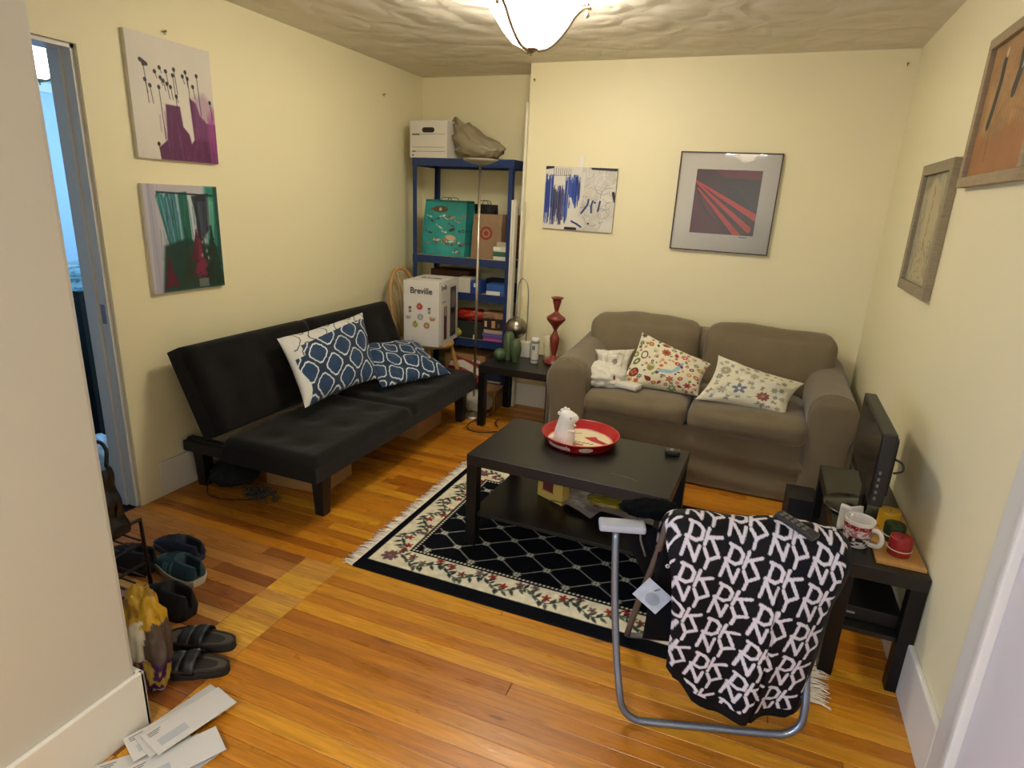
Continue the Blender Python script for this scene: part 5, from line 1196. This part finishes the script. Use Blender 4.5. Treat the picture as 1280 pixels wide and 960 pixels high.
candle('yellow pillar candle, farthest of three on the bamboo board', 3.300, -2.325, .036, .066, '#c99a18')
candle('dark green pillar candle between the yellow and the red ones', 3.302, -2.425, .034, .062, '#1d3312', True)
candle('dark red pillar candle nearest the end of the bench', 3.304, -2.525, .035, .064, '#8a1a1c', True)
t = thing('coffee_mug', 'large white mug with red band and sketched pattern on the bench', 'mug', (3.178, -2.497, .4505), math.radians(-38))
mb = MB(); R0 = .046
prof = [(0, 0), (.034, 0), (.037, .003), (.042, .02), (.046, .05), (.048, .09), (.0485, .1), (.046, .101), (.0445, .09), (.042, .05), (.037, .02), (.03, .008), (0, .007)]
n = 72; rows = []; colr = []
S = np.array(prof); qs = np.r_[np.linspace(0, 6, 60), np.linspace(6.1, 12, 20)]
for q in qs:
    r, z = np.interp(q, range(13), S[:, 0]), np.interp(q, range(13), S[:, 1]); rw = []; cr_ = []
    for i in range(n+1):
        a = 2*PI*i/n; rw.append((r*math.cos(a), r*math.sin(a), z)); c = hexc('#d9d4cc')
        if q < 6:
            if .072 < z < .088: c = hexc('#8a1828') if (i*2+int(z*900)) % 7 else hexc('#c9a0a0')
            elif .045 < z <= .072: c = hexc('#a86a72') if vnoise(np.array(i*.5), np.array(z*260), 3) > .5 else hexc('#cfc8c4')
            elif .008 < z <= .045: c = hexc('#24242c') if vnoise(np.array(i*.33), np.array(z*150), 7) > .52 else hexc('#c9c6c2')
        cr_.append(c)
    rows.append(rw); colr.append(cr_)
mb.grid(np.array(rows), np.array(colr)); mb.build('cup', mat('glazed_print', (1, 1, 1), .2, vcol=True), t)
mb = MB(); mb.tube([(.045, 0, .078), (.07, 0, .08), (.082, 0, .058), (.074, 0, .03), (.043, 0, .022)], .0065, 10, smooth=5, squash=1.3); mb.build('handle', mat('white_glaze', '#d9d4cc', .2), t)
mb = MB(); rws = []
for z in np.linspace(0, .095, 10): rws.append([(-.035+.07*u+.004*math.sin(u*9), .012*math.sin(u*5+z*30)+z*.12, z) for u in np.linspace(0, 1, 14)])
mb.grid(np.array(rws)); o = mb.build('paper_packet', mat('white_paper', '#d8d3c8', .8)); solid(o, .012); o.location = (3.165, -2.405, .452); o.rotation_euler = (0, 0, .1); tag(o, 'crumpled white paper packet behind the mug on the bench', 'paper')
pbox('black_box', 'black box standing on the floor between sofa and bench', (3.085, -1.60, .0095), .05, .13, .17, .215, mat('black_board', '#0e0d0e', .6), bev=.003)
t = pbox('set_top_box', 'flat black device on the lower shelf of the bench', (3.25, -2.44, .2015), 0, .2, .26, .05, mat('matte_black_plastic', '#171716', .4), cat='device', sub=[('silver_edge', .01, .02, .06, .028, '#8a8a8a')])
pbox('black_case', 'black rectangular case at the far end of the lower bench shelf', (3.25, -2.03, .2015), .05, .19, .36, .17, mat('black_board', '#0e0d0e', .6), cat='case')

# ------------------------------------------------------------------ entrance corner: rack, shoes, bags, letters
BRM = mat('dark_bronze_tube', '#30261f', .45, .4)
t = thing('shoe_rack', 'low dark metal shoe rack behind the end of the near wall', 'rack', (0, 0, 0))
for x in (.14, .70):
    mb = MB(); mb.tube([(x, -3.70, 0), (x, -3.70, .335), (x, -3.325, .345), (x, -3.318, 0)], .008, 8)
    mb.tube([(x, -3.70, .155), (x, -3.32, .16)], .006, 8); mb.tube([(x, -3.70, .24), (x, -3.32, .245)], .004, 8); mb.build('side_frame', BRM, t)
for z in (.10, .26):
    mb = MB()
    for i in range(9): y = -3.68+.043*i; mb.tube([(.14, y, z), (.70, y, z)], .004, 6)
    mb.build('shelf', BRM, t)
FB = mat('shoe_fabric', (1, 1, 1), .8, vcol=True, bump=.2, bscale=200)
def shoe(name, label, loc, rz, L, Wd, Ht, up_col, sole_col, lace_col=None, sole_h=.028, accent=None, rx=0, ry=0, cat='shoe', group=None):
    t = thing(name, label, cat, loc, (rx, ry, rz), group)
    xs = np.linspace(0, 1, 26)
    def wid(x): return Wd*(.36+.14*math.sin(PI*min(1, x*1.25+.05))) * (1 if x < .8 else math.sqrt(max(.02, 1-((x-.8)/.2)**2*.92))) * (math.sqrt(max(0.05, 1-((.08-x)/.08)**2*.7)) if x < .08 else 1)
    n = 20; rows = []
    for x in xs:
        w = wid(x)+.004; rows.append([(x*L, w*math.cos(a)*1.0, 0 if math.sin(a) < 0 else sole_h+(.012*max(0, (x-.85)/.15) if 0 else 0)) for a in np.r_[np.linspace(0, PI, 6), np.linspace(PI, 2*PI, 6)]])
        rows[-1].append(rows[-1][0])
    mb = MB(); mb.grid(np.array(rows)); mb.add(rows[0][:-1], [tuple(range(12))]); mb.add(rows[-1][:-1], [tuple(range(12))[::-1]]); mb.build('sole', mat('sole_'+sole_col.strip('#'), sole_col, .7), t)
    rows = []; cc = []
    for x in xs:
        w = wid(x); h = Ht*(1-.12*math.sin(x*6)*0) if x < .38 else Ht*(1-.62*((x-.38)/.62)**.8)
        h = h if x > .05 else h*(.9+.1*x/.05)
        if x > .9: h = Ht*.38*math.sqrt(max(0.03, 1-((x-.9)/.1)**2))
        r_ = []; c_ = []
        for a in np.linspace(0, PI, n):
            ca, sa = math.cos(a), math.sin(a); z = sole_h+(h-sole_h)*sa**.75
            y = w*ca*(1-.25*sa)
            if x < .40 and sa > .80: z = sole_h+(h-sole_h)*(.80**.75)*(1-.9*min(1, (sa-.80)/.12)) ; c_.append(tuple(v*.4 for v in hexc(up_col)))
            else: c_.append(hexc(accent) if (accent and .35 < x < .7 and sa < .6 and int(x*30) % 3 == 0) else hexc(up_col))
            r_.append((x*L, y, z))
        rows.append(r_); cc.append(c_)
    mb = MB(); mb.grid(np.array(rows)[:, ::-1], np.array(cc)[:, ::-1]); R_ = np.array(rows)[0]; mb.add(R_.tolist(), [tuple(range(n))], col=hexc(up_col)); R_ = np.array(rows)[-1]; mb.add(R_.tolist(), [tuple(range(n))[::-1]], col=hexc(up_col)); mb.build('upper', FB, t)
    if lace_col:
        for i in range(4):
            x = .46+.075*i; h = Ht*(1-.62*((x-.38)/.62)**.8)
            mb = MB(); w = wid(x)*.45; mb.tube([(x*L, -w, h-.012), (x*L+.006, 0, h+.004), (x*L, w, h-.012)], .0028, 6, smooth=3); mb.build('lace', mat('lace_'+lace_col.strip('#'), lace_col, .8), t)
    return t
shoe('sneaker', 'teal running shoe with white sole nearest the open floor', (.800, -3.185, 0), math.radians(172), .285, .105, .115, '#23434c', '#b9b59c', '#16242c', .032, '#5a8a94')
shoe('sneaker', 'navy low sneaker behind the teal running shoe', (.665, -3.06, 0), math.radians(176), .28, .10, .10, '#171c30', '#3a3c4c', '#10131f', .028)
shoe('sneaker', 'dark navy sneaker against the rack post behind the others', (.56, -3.2, .0), math.radians(186), .27, .10, .12, '#12151f', '#1c1c20', '#0c0e14', .03)
shoe('work_shoe', 'black leather shoe in front of the teal running shoe', (.935, -3.345, 0), math.radians(178), .28, .105, .13, '#0d0c0d', '#0a0a0a', None, .03)
shoe('work_shoe', 'second black leather shoe between its mate and the rack', (.86, -3.47, 0), math.radians(184), .28, .10, .12, '#100f10', '#0a0a0a', None, .03)
shoe('sneaker', 'pink sneaker on the upper tier of the shoe rack', (.67, -3.45, .267), math.radians(182), .24, .09, .085, '#a0505a', '#2c2022', '#7a3a44', .02)
shoe('sneaker', 'pink sneaker lying beside the other pink one on the rack', (.66, -3.575, .267), math.radians(176), .24, .09, .085, '#9a4c58', '#2c2022', '#7a3a44', .02)
shoe('sneaker', 'salmon coloured shoe on the lower tier of the shoe rack', (.68, -3.47, .107), math.radians(180), .24, .09, .09, '#a85a56', '#241a1c', None, .02)
# sandals
def sandal(label, loc, rz, seed):
    t = thing('sandal', label, 'sandal', loc, rz, 'pair of black strap sandals')
    n = 40; L = .245; out = []
    for i in range(n):
        a = 2*PI*i/n; x = L/2-L/2*math.cos(a); u = x/L; w = .041+.010*math.sin(PI*(u-.35)*1.1) if u > .35 else .038+.003*u
        out.append((x, w*math.copysign(abs(math.sin(a))**.7, math.sin(a)), 0))
    def layer(z0, z1, k, m, nm):
        mb = MB(); A_ = [(x, y*k, z0) for x, y, _ in out]; B_ = [((x-L/2)*1.0+L/2, y*k, z1+(.004 if 0 else 0)) for x, y, _ in out]
        mb.add(A_+B_, [tuple(range(n))[::-1], tuple(range(n, 2*n))]+[(i, (i+1) % n, n+(i+1) % n, n+i) for i in range(n)]); mb.build(nm, m, t)
    layer(0, .012, 1, mat('black_rubber_sole', '#0c0b0b', .7), 'outsole'); layer(.012, .03, .98, mat('dark_cork', '#1f1a17', .9), 'cork_layer')
    mb = MB(); rim = [((x-L/2)*.93+L/2, y*.9, .0305) for x, y, _ in out]; mb.add([(L/2, 0, .0285)]+rim, [(0, 1+i, 1+(i+1) % n) for i in range(n)]); mb.build('footbed', mat('grey_suede', '#4a4236', .95), t)
    mb = MB(); mb.tube([((x-L/2)*.98+L/2, y*.96, .032) for x, y, _ in out]+[((out[0][0]-L/2)*.98+L/2, 0, .032)], .004, 6); mb.build('footbed_rim', mat('dark_suede', '#2c2722', .95), t)
    for x0 in (.115, .165):
        mb = MB(); rows = []
        for a in np.linspace(0, PI, 16): rows.append([(x0+dx, .047*math.cos(a), .022+.048*math.sin(a)-(.012 if x0 > .14 else 0)*math.sin(a)) for dx in (-.02, -.007, .007, .02)])
        mb.grid(np.array(rows)); st = mb.build('strap', mat('black_leather', '#0e0d0e', .5), t); solid(st, .004)
        mb = MB(); c = (x0, -.03, .062 if x0 < .14 else .052); mb.tube([(c[0]-.01, c[1], c[2]), (c[0]-.01, c[1]+.012, c[2]+.005), (c[0]+.01, c[1]+.012, c[2]+.005), (c[0]+.01, c[1], c[2]), (c[0]-.01, c[1], c[2])], .0018, 6); mb.build('buckle', mat('steel', '#9a9a98', .35, 1), st)
sandal('black two strap sandal nearer the letters', (1.275, -3.495, 0), math.radians(-158), 1)
sandal('black two strap sandal nearer the black leather shoe', (1.205, -3.40, 0), math.radians(-163), 2)
# printed plastic bag
cv = Cv(.30, .42, .003, '#4a2a66')
def bagcol(p):
    z = (p.z+.19)/.38; x = p.x/.08; q = noise.noise(p*18)
    if z > .74-.1*q: c = '#b8901c' if noise.noise(p*30) > -.25 else '#8f6c12'
    elif z > .38+.1*q: c = '#d6d0bc' if x < .6 else '#4a3c34'
    elif x < -.1+.4*q and z > .3: c = '#c4a43c'
    elif int((x+3)*7+q*2) % 2 and z > .1: c = '#b89a40'
    else: c = '#43205c'
    if z < .09 and noise.noise(p*26) > .15: c = '#b8b0c0'
    return hexc(c)
blob('snack_bag', 'crumpled yellow, white and purple printed plastic bag by the near wall corner', 'bag', (1.095, -3.635, .168), (.075, .055, .185), mat('printed_foil', (1, 1, 1), .4, vcol=True, bump=.3, bscale=30), 17, .2, 1.9, n=90, k=90, flat=-.167, colf=bagcol)
o = bpy.data.objects['snack_bag']
# hand bag on the rack
t = thing('handbag', 'black leather handbag with two upright handles on the shoe rack', 'bag', (.665, -3.46, .352), math.radians(8))
mb = MB()
def hb(p): return 1+.06*noise.noise(p*4)
rows = []; n = 32
for z in np.linspace(0, .26, 24):
    k = 1-.12*(z/.26)+.05*math.sin(z*60); rows.append([((.10*k*math.copysign(abs(math.cos(a))**.6, math.cos(a)))*(1+.08*noise.noise(Vector((a, z*14, 0)))), .07*k*(1-.55*z/.26)*math.copysign(abs(math.sin(a))**.6, math.sin(a)), z) for a in np.linspace(0, 2*PI, n)])
mb.grid(np.array(rows)); mb.add(rows[0][:-1], [tuple(range(n-1))[::-1]]); mb.add(rows[-1][:-1], [tuple(range(n-1))]); mb.build('body', mat('black_glossy_leather', '#100e0f', .35, bump=.4, bscale=18), t)
for y in (-.022, .022):
    mb = MB(); mb.tube([(-.055, y, .25), (-.058, y*1.4, .31), (-.035, y*1.6, .335), (0, y*1.6, .335), (.035, y*1.6, .335), (.058, y*1.4, .31), (.055, y, .25)], .0065, 8, smooth=5); mb.build('handle', mat('black_leather', '#0e0d0e', .5), t)
# letters on the floor
def env(label, x, y, z, rz, w=.235, h=.102, win=True, c='#bdb9b2'):
    t = thing('envelope', label, 'envelope', (x, y, z), rz, 'letters scattered on the floor')
    mb = MB(); mb.box(-w/2, -h/2, 0, w/2, h/2, .0035, .0008); mb.build('paper', mat('envelope_paper_'+c.strip('#'), c, .7), t)
    if win:
        mb = MB(); mb.box(-w/2+.02, -.03, .0036, -w/2+.1, .0, .004); mb.build('address_window', mat('glassine', '#aeb1b4', .2), t)
        mb = MB(); [mb.box(-w/2+.012, h/2-.014-.007*i, .0036, -w/2+.05-.006*i, h/2-.011-.007*i, .0038) for i in range(3)]; mb.build('printing', mat('grey_ink', '#5b5d63', .8), t)
import itertools
A0 = math.radians(53)
lab = ['topmost long envelope of the pile, with printed window', 'long envelope just under the topmost one', 'white envelope showing its corner to the right of the pile', 'envelope fanned out to the left of the pile', 'envelope at the lower left by the near wall baseboard', 'envelope at the bottom centre of the pile', 'envelope whose end sticks out at the top of the pile', 'lowest envelope peeking out at the lower right']
posn = [(1.346, -3.71, .030, 77), (1.335, -3.722, .0255, 74), (1.41, -3.815, .0125, 62), (1.315, -3.745, .021, 68), (1.34, -3.86, .0085, 50), (1.385, -3.85, .0045, 66), (1.31, -3.70, .017, 80), (1.42, -3.85, .0005, 78)]
for l_, (x, y, z, r_) in zip(lab, posn): env(l_, x, y, z, math.radians(r_), c=random.choice(['#bdb9b2', '#c6c2ba', '#b5b3ae']))

# ------------------------------------------------------------------ things in the blue room
pbox('blue_chest', 'dark blue chest seen low through the doorway', (-1.05, -2.0, .0), 0, .5, 1.3, .60, mat('deep_blue_fabric', '#12305c', .7), cat='chest', bev=.02)
cv = Cv(.7, 1.2, .008, '#8fb4cc')
for i in range(160):
    x, y = rng.uniform(0, .7), rng.uniform(0, 1.2); a0 = rng.uniform(0, 6); cv.path([(x+.04*math.cos(a0+q*.5), y+.04*math.sin(a0+q*.5)) for q in range(6)], .010, rng.choice(['#2f6f94', '#e6eef0', '#d8e6ea', '#3f88a8']))
pillow('bedding_pile', 'blue and white swirl patterned bedding piled on the blue chest', [[-1.22, -2.55, 1.07], [-1.22, -1.5, 1.07], [-.86, -1.5, .64], [-.86, -2.55, .64]], .28, cv, cat='bedding', seed=4, wr=.05)
pbox('black_holder', 'small black stand beside the bedding seen past the door frame', (-.70, -2.50, 0), 0, .05, .05, .98, mat('black_board', '#0e0d0e', .6), cat='stand')
blob('white_cloth_heap', 'heap of pale cloth on the floor of the blue room', 'cloth', (-.55, -2.60, .09), (.15, .12, .09), mat('pale_cloth', '#c8d2dc', .9, bump=.3, bscale=20), 2, .3, 2, flat=-.089)
